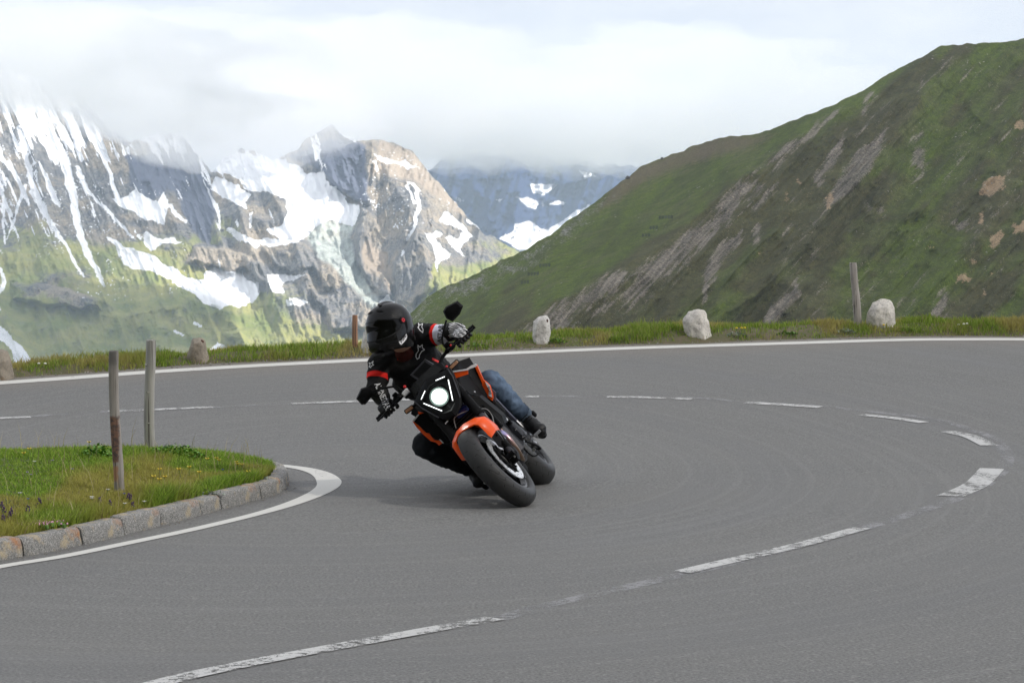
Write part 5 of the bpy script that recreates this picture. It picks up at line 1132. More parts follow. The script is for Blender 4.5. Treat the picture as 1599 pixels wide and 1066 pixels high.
for px, py, r_ in [(806, 668, .010), (812, 676, .007), (797, 664, .009), (818, 684, .008), (826, 694, .010), (833, 702, .012), (822, 708, .009), (838, 697, .010), (829, 712, .007), (801, 676, .006)]:
    q_ = bl(px, py, -.62 - (px - 797) * .004); MB().tube([q_ + Vector((-.03, 0, 0)), q_], r_, 9).build('engine_fitting', M_ALU if r_ > .0085 else M_STL, bike)
MB().tube(spline([bl(812, 690, -.62), bl(822, 704, -.66), bl(834, 712, -.72), bl(843, 706, -.80)], 5), .006, 8).build('coolant_hose', M_BLK, bike)
# exhaust headers
MB().tube(spline([(-.42, .085, .50), (-.345, .10, .455), (-.33, .112, .40), (-.345, .105, .335), (-.42, .085, .275), (-.52, .06, .235)], 6), .0225, 14).build('exhaust_header', M_HDR, bike)
MB().tube(spline([(-.42, -.065, .50), (-.345, -.07, .455), (-.33, -.075, .40), (-.345, -.07, .335), (-.42, -.06, .275), (-.52, -.04, .235)], 6), .0225, 14).build('exhaust_header', M_HDR, bike)
MB().tube([(-.50, 0, .225), (-.60, -.02, .20), (-.86, -.06, .20), (-.95, -.12, .24)], [.05, .07, .07, .045], 16).build('exhaust_box', M_MAT, bike)
MB().tube([(-.92, -.13, .25), (-1.05, -.16, .30), (-1.28, -.185, .40), (-1.32, -.188, .42)], [.035, .055, .055, .045], 16).build('silencer', M_MAT, bike)
MB().tube([bl(779, 666, -.36), bl(793, 684, -.36)], .0075, 8).build('amber_strut', M_GOLD, bike)
MB().ball(bl(772, 667, -.1), .010, 8, 6).build('red_cap', M_RED, bike); MB().ball(bl(787, 685, -.06), .012, 8, 6).build('fork_bolt', M_STL, bike)
for a_ in [(722, 630), (725, 633), (741, 612)]: MB().ball(bl(*a_, -.26), .007, 8, 5).build('mask_bolt', M_STL, bike)
MB().tube(spline([bl(742, 640, -.25), bl(758, 638, -.28), bl(768, 648, -.28), bl(772, 664, -.2)], 6), .003, 6).build('speed_cable', M_CAB, bike)
MB().tube(spline([bl(712, 668, -.2), bl(709, 654, -.2), bl(716, 647, -.2), bl(730, 641, -.22)], 6), .003, 6).build('horn_cable', M_CAB, bike)
# swing arm, chain, pegs, rear guard
for s in (1, -1):
    MB().tube([(-.90, s * .10, .40), (-1.10, s * .115, .37), (-1.35, s * .125, .32)], [.045, .04, .028], 12, flat=.55, upv=(0, 1, 0)).build('swing_arm', M_GRY, bike)
    m = MB(); m.tube([(-.90, s * .15, .46), (-.95, s * .185, .36)], .012, 8); m.box((-.93, s * .165, .42), (.10, .015, .13), Matrix.Rotation(.3, 3, 'Y'), .006); m.build('peg_hanger', M_ALU, bike)
    MB().tube([(-.93, s * .18, .345), (-.935, s * .265, .335)], .013, 8).build('foot_peg', M_ALU, bike)
    m = MB(); m.tube([(-.85, s * .185, .30), (-.80, s * .20, .27), (-.74, s * .215, .29)], .007, 8); m.tube([(-.74, s * .20, .29), (-.74, s * .25, .29)], .010, 8); m.build('gear_lever' if s > 0 else 'brake_pedal', M_ALU, bike)
for a_, b_, r_ in [((-.87, .13, .33), (-.93, .15, .25), .012), ((-.80, .15, .30), (-.90, .17, .34), .009), ((-.95, .12, .27), (-.86, .15, .235), .014), ((-.72, .15, .27), (-.84, .16, .30), .006)]: MB().tube([a_, b_], r_, 8).build('linkage', M_ALU, bike)
MB().tube(spline([(-.60, .15, .30), (-.72, .165, .245), (-.86, .155, .205), (-.98, .11, .25)], 6), .008, 8).build('lower_hose', M_MAT, bike)
MB().box((-1.15, .105, .41), (.50, .012, .03), Matrix.Rotation(.12, 3, 'Y'), .004).build('chain_guard', M_MAT, bike)
m = MB(); rg_ = []
for j in range(15):
    a_ = math.radians(28 + 95 * j / 14); rg_.append([Vector((-1.35 + math.cos(a_) * r_, y_, .316 + math.sin(a_) * r_)) for y_, r_ in [(-.105, .325), (-.07, .342), (0, .350), (.07, .342), (.112, .322), (.108, .316), (.066, .336), (0, .344), (-.066, .336), (-.10, .319)]])
m.loft(rg_); hg = m.build('rear_hugger', M_BLK, bike)
MB().tube([Vector((-1.35 + math.cos(math.radians(a_)) * .327, .116, .316 + math.sin(math.radians(a_)) * .327)) for a_ in range(18, 70, 6)], .006, 6).build('hugger_trim', M_STL, hg)
MB().tube([(-.95, 0, .48), (-.86, 0, .66)], .04, 14).build('shock_spring', M_ORG, bike)
# seat and tail
m = MB(); rings = []
for x_, w_, zt, zb in [(-.80, .085, .87, .76), (-.90, .11, .845, .76), (-1.05, .13, .85, .78), (-1.18, .115, .90, .82), (-1.32, .08, .94, .88), (-1.42, .05, .96, .92)]:
    rings.append([Vector((x_, math.copysign(abs(math.cos(q)) ** .7, math.cos(q)) * w_, (zt + zb) / 2 + math.copysign(abs(math.sin(q)) ** .7, math.sin(q)) * (zt - zb) / 2)) for q in [2 * PI * j / 20 for j in range(20)]])
m.loft(rings); m.build('seat', M_MAT, bike)
m = MB(); m.loft([[Vector((x_, -w_, z_)), Vector((x_, w_, z_)), Vector((x_, w_ * .7, z_ - h_)), Vector((x_, -w_ * .7, z_ - h_))] for x_, w_, z_, h_ in [(-.85, .13, .76, .10), (-1.05, .12, .78, .09), (-1.25, .09, .86, .06), (-1.45, .05, .925, .03)]]); tl = m.build('tail', M_BLK, bike, smooth=None)
MB().box((-1.455, 0, .91), (.015, .08, .02), None, .004).build('tail_light', M_RED, tl)
m = MB(); m.tube([(-1.02, .12, .72), (-1.12, .19, .56)], [.016, .013], 8); m.build('pillion_bracket', M_MAT, bike)
pa, pb = bl(816, 630, -1.15), bl(831, 648, -1.15); MB().tube([pa, pb], .014, 10).build('pillion_peg_arm', M_BLK, bike); MB().box(pb, (.05, .055, .05), None, .01).build('pillion_peg', M_MAT, bike); MB().ball(pb + Vector((.026, .0, .006)), .007, 8, 5).build('bolt', M_STL, bike)
# maker lettering on the shroud badge and headlight mask
def text_part(body, size, mat, parent, name, M4, ext=.0008):
    cu = bpy.data.curves.new(name + '_curve', 'FONT'); cu.body = body; cu.size = size; cu.extrude = ext; cu.align_x = 'CENTER'; cu.align_y = 'CENTER'; cu.resolution_u = 3
    ob = bpy.data.objects.new('tmp_text', cu); COL.objects.link(ob); dg = bpy.context.evaluated_depsgraph_get(); me = bpy.data.meshes.new_from_object(ob.evaluated_get(dg)); bpy.data.objects.remove(ob)
    bpy.data.curves.remove(cu); me.materials.clear(); me.materials.append(mat); me.name = name; o = link(bpy.data.objects.new(name, me), parent); o.matrix_local = M4; return o
def frame(o, x, y): x = Vector(x).normalized(); y = Vector(y); y = (y - x * y.dot(x)).normalized(); z = x.cross(y); return Matrix(((x.x, y.x, z.x, o[0]), (x.y, y.y, z.y, o[1]), (x.z, y.z, z.z, o[2]), (0, 0, 0, 1)))
bd = bl(764.3, 609.5, -.566); text_part('DUKE', .019, M_BLK, bike, 'badge_lettering', frame(bd, bl(766.2, 617, -.566) - bl(761.5, 600, -.566), (0, 1, .3)))
kt = bl(697.5, 659.5, -.12); text_part('KTM', .012, M_WPL, bike, 'mask_lettering', frame(kt, (0, 1, 0), (-.4, 0, 1)))
# ================================================================ rider
RB = Vector((.02, 14.35, 0.0))
rider = thing('person', 'rider in black jacket, black helmet and blue jeans hanging off the orange motorcycle', 'person', RB)
def grow(name, mat, chains, voxel=.008, smooth_it=4, wr=0.0, wsc=.06, boxes=None, parent=None, attrs=None, extra=None):
    """join tapered limb chains into ONE continuous surface: chains = [[(point, radius), ...], ...]"""
    m = MB()
    for ch in chains:
        for (p, r) in ch:
            if isinstance(r, tuple): m.ball(p, r[0], 18, 12, (1, 1, 1))
            else: m.ball(p, r, 18, 12)
        for (p, r), (q, r2) in zip(ch, ch[1:]):
            if (q - p).length > 1e-4:
                k = 5; m.tube([p.lerp(q, i / k) for i in range(k + 1)], [r + (r2 - r) * (3 * (i / k) ** 2 - 2 * (i / k) ** 3) for i in range(k + 1)], 18)
    if extra: extra(m)
    me = bpy.data.meshes.new(name + '_raw'); me.from_pydata([tuple(Vector(v) - RB) for v in m.v], [], m.f)
    import bmesh
    bm = bmesh.new(); bm.from_mesh(me); bmesh.ops.recalc_face_normals(bm, faces=bm.faces); bm.to_mesh(me); bm.free()
    ob = bpy.data.objects.new('tmp_body', me); COL.objects.link(ob)
    md = ob.modifiers.new('r', 'REMESH'); md.mode = 'VOXEL'; md.voxel_size = voxel
    sm = ob.modifiers.new('s', 'SMOOTH'); sm.iterations = smooth_it; sm.factor = .5
    dg = bpy.context.evaluated_depsgraph_get(); e = bpy.data.meshes.new_from_object(ob.evaluated_get(dg)); bpy.data.objects.remove(ob)
    n = len(e.vertices); co = np.empty(n * 3, np.float32); e.vertices.foreach_get('co', co); co = co.reshape(-1, 3).astype(float)
    if wr:
        no = np.empty(n * 3, np.float32); e.vertices.foreach_get('normal', no); no = no.reshape(-1, 3)
        d = np.array([(1 - 2 * abs(mnoise.noise(Vector((c[0] / wsc * .55 + c[2] / wsc * .5, c[1] / wsc * .55, c[2] / wsc * 1.1 - c[0] / wsc * .7))))) * .7 + mnoise.noise(Vector(c) / (wsc * .45)) * .35 for c in co])
        co = co + no * (d * wr)[:, None]; e.vertices.foreach_set('co', co.astype(np.float32).ravel())
    if attrs:
        for a, fn in attrs.items():
            at = e.attributes.new(a, 'FLOAT', 'POINT'); at.data.foreach_set('value', np.array([fn(Vector(c) + RB) for c in co], np.float32))
    e.name = name; e.materials.clear(); e.materials.append(mat); e.polygons.foreach_set('use_smooth', [True] * len(e.polygons)); e.update()
    return link(bpy.data.objects.new(name, e), parent if parent is not None else rider)

GL = lambda y, x=-.492, z=GZ: L2W((x, y, z))
# joints (bearing, elevation in the photo and true distance)
HEAD = P(608, 508, 14.20); NECK = P(634, 546, 14.44); CHEST = P(655, 570, 14.50); BELLY = P(690, 610, 14.68); PELV = P(722, 642, 14.84)
SHL = P(660, 524, 14.44); SHR = P(594, 566, 14.42)
WRL = L2W((-.585, .335, GZ + .055)); WRR = L2W((-.59, -.335, GZ + .05))
ELL = P(688, 522, 14.36); ELR = P(588, 606, 14.34)
HPL = P(742, 622, 14.80); HPR = P(708, 668, 14.82)
KNL = P(765, 597, 14.44); KNR = P(664, 695, 14.42)
ANL = P(817, 652, 14.66); ANR = P(740, 733, 14.66)
TOL = P(842, 672, 14.50); TOR = P(748, 750, 14.52)
M_SKIN = NT('skin').fin((.55, .32, .23), .5, Subsurface_Weight=.05)
grow('body', M_SKIN, [[(HEAD + Vector((0, 0, -.03)), .085), (NECK, .055), (CHEST, .10), (BELLY, .105), (PELV, .12)], [(NECK, .055), (SHL, .05), (ELL, .040), (WRL, .030)], [(NECK, .055), (SHR, .05), (ELR, .040), (WRR, .030)],
      [(PELV, .10), (HPL, .075), (KNL, .052), (ANL, .036), (TOL, .030)], [(PELV, .10), (HPR, .075), (KNR, .052), (ANR, .036), (TOR, .030)]], .014, 3)

def tparam(a, b, p): d = b - a; return (p - a).dot(d) / d.length_squared
def dist_seg(a, b, p): t = max(0, min(1, tparam(a, b, p))); return (p - a - (b - a) * t).length
def mat_jacket():
    a = NT('jacket_fabric'); c = a.coord(); n = a.noise(c, 90, 3); w_ = a.noise(c, 14, 4)
    b = a.mix(n, (.005, .005, .0055), (.013, .013, .014)); b = a.mix(a.sstep(a.attr('white'), -.0015, .0015), b, (.74, .74, .86)); b = a.mix(a.sstep(a.attr('red'), -.0015, .0015), b, (.75, .018, .012))
    return a.fin(b, .75, normal=a.bump(a.math('ADD', n, w_), .35, .004), spec=.18)
M_JKT = mat_jacket()
EC = WRL  # end of the left sleeve
def redf(p):
    v = -1
    t = tparam(SHL, ELL, p); v = max(v, (.075 - abs(t - .80)) * .2 if dist_seg(SHL, ELL, p) < .09 and dist_seg(SHL, ELL, p) < dist_seg(ELL, WRL, p) + .03 else -1)
    t = tparam(SHR, ELR, p); v = max(v, (.10 - abs(t - .60)) * .16 if dist_seg(SHR, ELR, p) < .085 and p.x < SHR.x + .055 else -1)
    return v
def whitef(p):
    if dist_seg(SHL, ELL, p) > .10 and dist_seg(ELL, WRL, p) > .08: return -1
    t = tparam(SHL, ELL, p); return min((t - .86) * .2, (.62 - tparam(ELL, WRL, p)) * .2) if p.x > SHL.x + .05 else -1
jacket = grow('jacket', M_JKT, [[(NECK + Vector((0, .02, -.02)), .082), (CHEST, .150), (BELLY, .155), (PELV + Vector((0, 0, .02)), .158)], [(CHEST, .12), (P(640, 592, 14.52), .115), (BELLY, .14)], [(CHEST, .12), (SHL + Vector((-.02, 0, -.01)), .090), (SHL, .082)], [(CHEST, .12), (SHR + Vector((.02, 0, 0)), .088), (SHR, .080)], [(NECK, .07), (SHL, .075)], [(NECK, .07), (SHR, .075)],
      [(SHL, .080), (SHL.lerp(ELL, .5), .070), (ELL, .060), (ELL.lerp(WRL, .4), .056), (ELL.lerp(WRL, .8), .045)], [(SHR, .080), (SHR.lerp(ELR, .5), .071), (ELR, .062), (ELR.lerp(WRR, .4), .055), (ELR.lerp(WRR, .82), .043)]],
      .0085, 3, .0115, .06, attrs={'red': redf, 'white': whitef})
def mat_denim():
    a = NT('denim'); c = a.coord(); n = a.noise(c, 160, 2); w_ = a.noise(c, 12, 5, .65); f = a.attr('lit_tone')
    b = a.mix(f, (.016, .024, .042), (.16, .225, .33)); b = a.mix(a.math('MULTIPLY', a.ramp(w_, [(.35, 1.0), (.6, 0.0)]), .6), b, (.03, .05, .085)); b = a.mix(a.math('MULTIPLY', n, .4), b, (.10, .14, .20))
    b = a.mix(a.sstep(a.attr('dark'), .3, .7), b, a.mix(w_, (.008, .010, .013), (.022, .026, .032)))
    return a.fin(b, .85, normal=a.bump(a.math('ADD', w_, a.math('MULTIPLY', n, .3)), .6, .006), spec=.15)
def lit_tone(p):  # lighter denim painted where light falls on the left leg
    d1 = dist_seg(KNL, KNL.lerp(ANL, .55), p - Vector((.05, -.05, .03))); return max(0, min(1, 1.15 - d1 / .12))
def shaded_leg(p): return 1.0 if (p - BELLY).length > .1 and min(dist_seg(HPR, KNR, p), dist_seg(KNR, ANR, p)) < min(dist_seg(HPL, KNL, p), dist_seg(KNL, ANL, p)) else 0.0  # right leg's shade painted as near-black denim
grow('jeans', mat_denim(), [[(PELV, .150), (HPL, .112), (HPL.lerp(KNL, .5), .098), (KNL, .080), (KNL.lerp(ANL, .3), .080), (KNL.lerp(ANL, .65), .072), (KNL.lerp(ANL, .92), .064)], [(PELV, .150), (HPR, .112), (HPR.lerp(KNR, .5), .098), (KNR, .082), (KNR.lerp(ANR, .35), .078), (KNR.lerp(ANR, .65), .066), (KNR.lerp(ANR, .88), .058)]], .0085, 3, .010, .055, attrs={'lit_tone': lit_tone, 'dark': shaded_leg})
cf = KNL.lerp(ANL, .88); cg = KNL.lerp(ANL, .985)
M_CUFF = plain('denim_cuff', (.07, .095, .13), .85, var=.3, scale=90, spec=.15)
def rmb(m, name, mat, parent=None, smooth=40):
    m.v = [tuple(Vector(v) - RB) for v in m.v]; return m.build(name, mat, parent if parent is not None else rider, smooth=smooth)
rmb(MB().tube([cf, cf.lerp(cg, .1), cf.lerp(cg, .9), cg], [.064, .074, .073, .062], 28), 'jeans_cuff', M_CUFF)

grow('neck_warmer', plain('dark_red_knit', (.07, .018, .014), .85, var=.4, spec=.1), [[(NECK + Vector((-.02, -.02, .035)), .066), (NECK + Vector((-.015, -.025, -.02)), .078), (CHEST.lerp(NECK, .75) + Vector((-.05, -.05, 0)), .05)]], .008, 2, .006, .03)
# boots
M_BOOT = plain('boot_leather', (.0075, .0075, .008), .5, var=.4, scale=60, spec=.3, bump=.6); M_SOLE = plain('boot_sole', (.006, .006, .006), .8, spec=.2)
for an, to, kn in ((ANL, TOL, KNL), (ANR, TOR, KNR)):
    sh_ = (kn - an).normalized(); fd = (to - an).normalized(); heel = an - fd * .055 - sh_ * .03
    fd2 = fd; sd = sh_.cross(fd2).normalized()
    b = grow('boot', M_BOOT, [[(an + sh_ * .10, .053), (an + sh_ * .03, .053), (an - sh_ * .02, .052), (heel, .038)], [(an - sh_ * .02, .050), (an.lerp(to, .55), .050), (to, .044)], [(heel, .034), (an.lerp(to, .5) - sh_ * .035, .042), (to - sh_ * .012, .040)], [(to + sd * .016, .036), (to - sd * .016, .036)]], .006, 3, .003, .03)
    so = MB(); up_ = -(sh_ - fd * sh_.dot(fd)).normalized(); L = []
    for k in range(24):
        q = 2 * PI * k / 24; u = math.cos(q); w_ = math.sin(q); L.append(an.lerp(to, .42) + fd * (u * .135) + sd * w_ * (.043 if u > 0 else .036) + up_ * .056)
    so.loft([[p + up_ * -.012 for p in L], L, [p + up_ * .012 for p in L]]); rmb(so, 'sole', M_SOLE, b)
    for k in range(4):
        c = an.lerp(to, .18 + .13 * k) + sh_ * .0 + (-up_) * (.050 - .002 * k)
        rmb(MB().tube([c + sd * .028, c + (-up_) * .006, c - sd * .028], .004, 6), 'lace', M_SOLE, b)

# gloves: palm, four bent fingers round the grip and a thumb
M_GLV = plain('glove_leather', (.007, .007, .0075), .5, var=.4, scale=80, spec=.3, bump=.4)
def glove(s):
    ch = []; gx_, gz_ = -.490, GZ
    for i, (fl_, rr) in enumerate([(1.0, .0130), (1.07, .0135), (1.0, .0130), (.86, .0115)]):
        y = s * (.300 + .0235 * i); x0 = gx_ - .004 * i
        ang = [112, 62, 14, -38, -82]; rad = [.046, .041, .036, .034, .031]
        pts_ = [Vector((x0 + math.cos(math.radians(a_ * (1 if k < 2 else 1))) * r_ * (fl_ if k > 1 else 1), y + s * .002 * k, gz_ + math.sin(math.radians(a_)) * r_)) for k, (a_, r_) in enumerate(zip(ang, rad))]
        ch.append([(L2W(p), rr * (1 - .06 * k)) for k, p in enumerate(pts_)])
        ch.append([(L2W((gx_ - .075, s * (.310 + .016 * i), gz_ + .045)), .020), (L2W(pts_[0]), .0165)])
    ch.append([(L2W((gx_ - .085, s * .325, gz_ + .04)), .027), (L2W((gx_ - .04, s * .335, gz_ + .035)), .024)])
    ch.append([(L2W((gx_ - .065, s * .300, gz_ + .030)), .020), (L2W((gx_ - .035, s * .279, gz_ + .002)), .0145), (L2W((gx_ - .010, s * .276, gz_ - .028)), .0125), (L2W((gx_ + .022, s * .280, gz_ - .034)), .0105)])
    W_ = WRL if s > 0 else WRR; E_ = ELL if s > 0 else ELR; d = (E_ - W_).normalized()
    ch.append([(L2W((gx_ - .085, s * .328, gz_ + .042)), .036), (W_, .043), (W_ + d * .04, .056), (W_ + d * .075, .062)])
    return grow('glove', M_GLV, ch, .0036, 2)
gl, gr_ = glove(1), glove(-1)

# helmet (local: x forward, y left, z up)
hf = Vector((-math.sin(math.radians(37)), -math.cos(math.radians(37)), -.10)).normalized(); hu = Vector((-.20, .05, .97)); hu = (hu - hf * hu.dot(hf)).normalized(); hl = hu.cross(hf)
HM = Matrix(((hf.x, hl.x, hu.x, HEAD.x), (hf.y, hl.y, hu.y, HEAD.y), (hf.z, hl.z, hu.z, HEAD.z), (0, 0, 0, 1)))
helm = bpy.data.objects.new('helmet', None); link(helm, rider); helm.matrix_local = Matrix.Translation(-RB) @ HM
def hsurf(az, z, off=0.0):
    """shell point: azimuth from straight ahead, height -.165..+.145"""
    t = (z + .01) / .155 if z > -.01 else (z + .01) / .20
    k = max(0, 1 - abs(t) ** (2.3 if z > -.01 else 3.2)) ** (1 / 2.2)
    ca, sa = math.cos(az), math.sin(az)
    ax_ = .160 if ca > 0 else .168; ay = .128
    if z < -.02 and ca > 0: k *= 1 + .20 * min(1, (-z - .02) / .10) * ca ** 2
    if z < -.06: k = max(k, .62 if ca < 0 else .70)
    e = 2.2; r = (abs(ca / ax_) ** e + abs(sa / ay) ** e) ** (-1 / e)
    return Vector((ca * r * k + off * ca, sa * r * k + off * sa, z + off * .3 * t))
M_HEL = NT('carbon_shell'); _c = M_HEL.coord(); _w = M_HEL.n('ShaderNodeTexChecker', {'Vector': M_HEL.mapping(_c, (1, 1, 1), (.6, .3, .8)), 'Scale': 240.0}).outputs['Fac']
M_HEL = M_HEL.fin(M_HEL.mix(_w, (.003, .003, .0033), (.006, .006, .0065)), .4, Coat_Weight=.5, Coat_Roughness=.02, spec=.04)
M_VIS = plain('dark_visor', (.0012, .0012, .0012), .04, var=.1, spec=.2); M_HBK = plain('helmet_rubber', (.006, .006, .006), .6, spec=.2); M_HRED = plain('red_pivot', (.72, .015, .03), .3)
m = MB(); zs = [-.165, -.158, -.14, -.12, -.10, -.08, -.06, -.04, -.02, 0, .02, .04, .06, .08, .095, .11, .122, .132, .140, .1445]
m.loft([[hsurf(2 * PI * j / 64, z) * (1 if z > -.165 else .93) for j in range(64)] for z in zs]); m.build('shell', M_HEL, helm, smooth=60)
def patch(az0, az1, zf0, zf1, off, mat, name, nu=28, nv=14, th=.003):
    m = MB(); g = []; g2 = []
    for i in range(nu + 1):
        a_ = az0 + (az1 - az0) * i / nu; z0, z1 = zf0(a_), zf1(a_)
        g.append([hsurf(a_, z0 + (z1 - z0) * j / nv, off) for j in range(nv + 1)]); g2.append([hsurf(a_, z0 + (z1 - z0) * j / nv, off - th) for j in range(nv + 1)])
    m.loft([a_ + b_[::-1] for a_, b_ in zip(g, g2)]); return m.build(name, mat, helm, smooth=50)
vt = lambda a_: .040 - .012 * (a_ / 1.25) ** 2; vb_ = lambda a_: -.078 + .050 * (abs(a_) / 1.25) ** 2.0
patch(-1.3, 1.3, vb_, vt, .004, M_VIS, 'visor')
patch(-1.32, 1.32, lambda a_: vt(a_) + .001, lambda a_: vt(a_) + .007, .005, M_HEL, 'brow_rim', nv=2)
patch(-1.3, 1.3, lambda a_: vb_(a_) - .008, lambda a_: vb_(a_) - .001, .005, M_HBK, 'visor_seal', nv=2)
patch(-.30, .30, lambda a_: -.125, lambda a_: -.102, .006, M_HBK, 'chin_vent', nv=3)
patch(-1.3, -.45, lambda a_: -.150, lambda a_: -.120, .005, M_HBK, 'jaw_trim', nv=3); patch(.45, 1.3, lambda a_: -.150, lambda a_: -.120, .005, M_HBK, 'jaw_trim', nv=3)
for s in (1, -1):
    c = hsurf(s * 1.42, .012, .006); n_ = Vector((.12, s, 0)).normalized(); pv = MB().tube([c - n_ * .008, c + n_ * .006], [.024, .021], 20).build('pivot', M_HBK, helm)
    MB().lathe([(.006, .006), (.0125, .006), (.0125, .0095), (.006, .0095)], c, n_, (0, 0, 1), 18, True).build('pivot_ring', M_HRED, pv)
    patch(s * .55, s * .18, lambda a_: .078 + .03 * (1 - abs(a_)), lambda a_: .087 + .03 * (1 - abs(a_)), .006, M_HBK, 'crown_vent', nu=8, nv=3)
    m = MB(); m.box(hsurf(s * 2.2, -.11, .003), (.04, .012, .03), Matrix.Rotation(s * .6, 3, 'Z'), .004); m.build('cheek_cover', M_HBK, helm)
m = MB(); m.tube(spline([hsurf(.35, .13, .004), hsurf(.2, .138, .010), Vector((-.03, 0, .150)), hsurf(PI, .12, .006), hsurf(PI, .06, .012)], 5), [.012] * 12 + [.016] * 9, 10, flat=.35); m.build('rear_spoiler', M_HEL, helm)
MB().box(hsurf(0, -.155, .012) + Vector((-.01, 0, -.02)), (.045, .075, .028), None, .008).build('action_camera', M_HBK, helm)

# decals laid onto the cloth where the photograph shows them
from mathutils.bvhtree import BVHTree
def bvh_of(objs, off):
    vs, fs_ = [], []
    for o, M_ in objs:
        k = len(vs); vs += [M_ @ v.co for v in o.data.vertices]; fs_ += [tuple(i + k for i in p.vertices) for p in o.data.polygons]
    return BVHTree.FromPolygons(vs, fs_)
TR = Matrix.Translation(RB)
def decal(name, polys, tgt, mat, parent, lift=.0022, pm=None, sub=2.2):
    """polys in photo pixels; each point is carried to the cloth and lifted off it along the surface normal"""
    bv = bvh_of(tgt, 0); import bmesh
    from mathutils.geometry import tessellate_polygon
    m = MB(); o = Vector((0, 0, HC))
    for pl in polys:
        dens = []
        for a, b in zip(pl, pl[1:] + pl[:1]):
            n = max(1, int(math.hypot(b[0] - a[0], b[1] - a[1]) / sub))
            dens += [(a[0] + (b[0] - a[0]) * k / n, a[1] + (b[1] - a[1]) * k / n) for k in range(n)]
        hit = []
        for px, py in dens:
            h, nn, _, dd = bv.ray_cast(o, ray(px, py).normalized())
            hit.append(None if h is None else h + (nn if nn.y < 0 else -nn) * lift)
        if any(h is None for h in hit): continue
        tr = tessellate_polygon([[Vector((x, y, 0)) for x, y in dens]])
        m.add(hit, [tuple(t) for t in tr])
    if not m.v: return None
    m.v = [tuple((pm.inverted() @ Vector(v)) if pm is not None else (Vector(v) - RB)) for v in m.v]; return m.build(name, mat, parent, smooth=None, fix=False)
M_LOGO = plain('white_print', (.82, .82, .84), .6, var=.03); M_LGI = plain('black_print', (.006, .006, .006), .7, spec=.15)
jt = [(jacket, TR)]
z1 = lambda L: [(530 + a * .15015, 450 + b * .15015) for a, b in L]
def poly_outline(pts, w):                              # a closed outline drawn as short quads
    q = []
    for a, b in zip(pts, pts[1:] + pts[:1]):
        d = Vector((b[0] - a[0], b[1] - a[1])); n = Vector((-d.y, d.x)).normalized() * w / 2; e = d.normalized() * w * .4
        q.append([(a[0] - e.x + n.x, a[1] - e.y + n.y), (b[0] + e.x + n.x, b[1] + e.y + n.y), (b[0] + e.x - n.x, b[1] + e.y - n.y), (a[0] - e.x - n.x, a[1] - e.y - n.y)])
    return q
st1 = z1([(820, 365), (835, 385), (865, 370), (858, 405), (872, 430), (866, 462), (840, 440), (815, 408), (825, 400)])
st2 = z1([(815, 590), (838, 612), (862, 585), (862, 620), (884, 638), (855, 655), (835, 690), (828, 725), (810, 738), (797, 715), (800, 680), (822, 650)])
st3 = z1([(312, 775), (330, 780), (352, 760), (345, 785), (358, 795), (338, 805), (325, 825), (310, 815), (322, 798)])
for st, w_ in ((st1, .95), (st2, 1.0), (st3, .9)): decal('star_logo', poly_outline(st, w_), jt, M_LOGO, jacket)
def text_px(body, p0, p1, h, slant=0.0):
    """letters laid along the photo line p0 -> p1 with height h (px); returns polygons"""
    cu = bpy.data.curves.new('t', 'FONT'); cu.body = body; cu.size = 1; cu.resolution_u = 2; cu.offset = .012; cu.fill_mode = 'FRONT'
    ob = bpy.data.objects.new('tmp_t', cu); COL.objects.link(ob); dg = bpy.context.evaluated_depsgraph_get(); me = bpy.data.meshes.new_from_object(ob.evaluated_get(dg)); bpy.data.objects.remove(ob); bpy.data.curves.remove(cu)
    xs_ = [v.co.x for v in me.vertices]; ys_ = [v.co.y for v in me.vertices]; x0, x1, y0, y1 = min(xs_), max(xs_), min(ys_), max(ys_)
    d = Vector((p1[0] - p0[0], p1[1] - p0[1])); n = Vector((d.y, -d.x)).normalized(); res = []
    f = lambda v: tuple(Vector(p0) + d * ((v.x - x0) / (x1 - x0)) + n * ((v.y - y0) / (y1 - y0) * h))
    for p in me.polygons: res.append([f(me.vertices[i].co) for i in p.vertices])
    bpy.data.meshes.remove(me); return res
decal('sleeve_lettering', text_px('ASTARS', (689.5, 535), (692.5, 504), 7.0), jt, M_LGI, jacket, .003, sub=50)
sl_t = [(jacket, TR), (gr_, TR)]
decal('forearm_lettering', text_px('ALPINESTARS', (584.5, 600), (603, 643), 9.5), sl_t, M_LOGO, jacket, .003, sub=50)
decal('chest_stripe', [z1([(964 + 7 * k, 730 + 3.6 * k - 10), (971.5 + 7 * k, 734 + 3.6 * k - 10), (969 + 7 * k, 735 + 3.6 * k + 11), (961.5 + 7 * k, 731 + 3.6 * k + 11)]) for k in range(12)], jt, plain('red_print', (.75, .018, .012), .6), jacket)
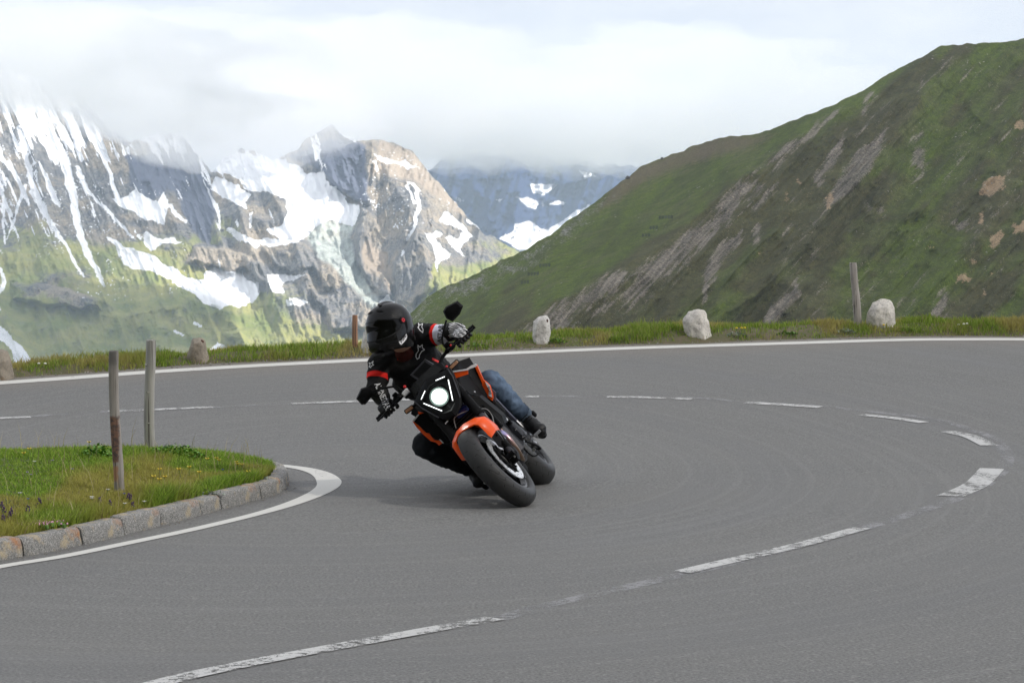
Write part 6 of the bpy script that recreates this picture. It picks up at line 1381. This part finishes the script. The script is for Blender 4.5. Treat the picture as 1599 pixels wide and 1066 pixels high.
decal('collar_print', [z1([(628, 618), (645, 635), (640, 690), (622, 680)]), z1([(598, 700), (620, 700), (625, 745), (602, 748)]), z1([(640, 640), (650, 655), (612, 665), (608, 650)])], jt, plain('red_print', (.75, .018, .012), .6), jacket)
# gloves' white flame lines and logo
import itertools
gz = lambda L: [(660 + a * .15015, 460 + b * .15015) for a, b in L]
lines = []
for k in range(12):
    y0 = 503.5 + 2.15 * k; ln = []
    for j in range(13):
        t = j / 12; ln.append((700.5 + .9 * (k % 3) + 27 * t, y0 + 1.1 * math.sin(t * 7 + k * .9) - 5 * math.sin(t * 3.0) * (1 - k / 13) + t * (8 - k) * .9))
    lines.append(ln)
qs = []
for L_ in lines:
    for a, b in zip(L_, L_[1:]):
        d = Vector((b[0] - a[0], b[1] - a[1])); n = Vector((-d.y, d.x)).normalized() * .48; qs.append([(a[0] + n.x, a[1] + n.y), (b[0] + n.x, b[1] + n.y), (b[0] - n.x, b[1] - n.y), (a[0] - n.x, a[1] - n.y)])
decal('flame_print', qs + poly_outline(gz([(310, 430), (335, 395), (340, 360), (365, 385), (385, 375), (360, 410), (330, 435)]), .7) + poly_outline(gz([(470, 370), (495, 365), (530, 375), (550, 410), (545, 432), (520, 420), (500, 385)]), .7), [(gl, TR), (jacket, TR)], M_LOGO, gl, .0025)
decal('knuckle_stud', [gz([(435, 488), (458, 486), (460, 505), (438, 507)]), gz([(475, 468), (495, 466), (496, 486), (478, 488)])], [(gl, TR)], M_LOGO, gl, .003)
decal('knuckle_stud', [[(609, 646), (611, 645.5), (611.5, 647.5), (609.5, 648)], [(600, 652), (604, 655), (605, 659), (602, 656)]], [(gr_, TR)], M_LOGO, gr_, .003)
# white badge on the helmet
sh_o = [o for o in helm.children if o.name.startswith(('shell', 'jaw_trim', 'cheek_cover'))]
bdg = decal('side_badge', [z1([(612, 553), (632, 545), (690, 474), (700, 500), (690, 530), (640, 586), (628, 582)])], [(o, HM) for o in sh_o], M_LOGO, helm, .005, HM, 1.5)
decal('badge_print', text_px('XSPR', (625.5, 536.5), (634.5, 524), 3.6), [(o, HM) for o in sh_o], M_LGI, helm, .0075, HM, 50)
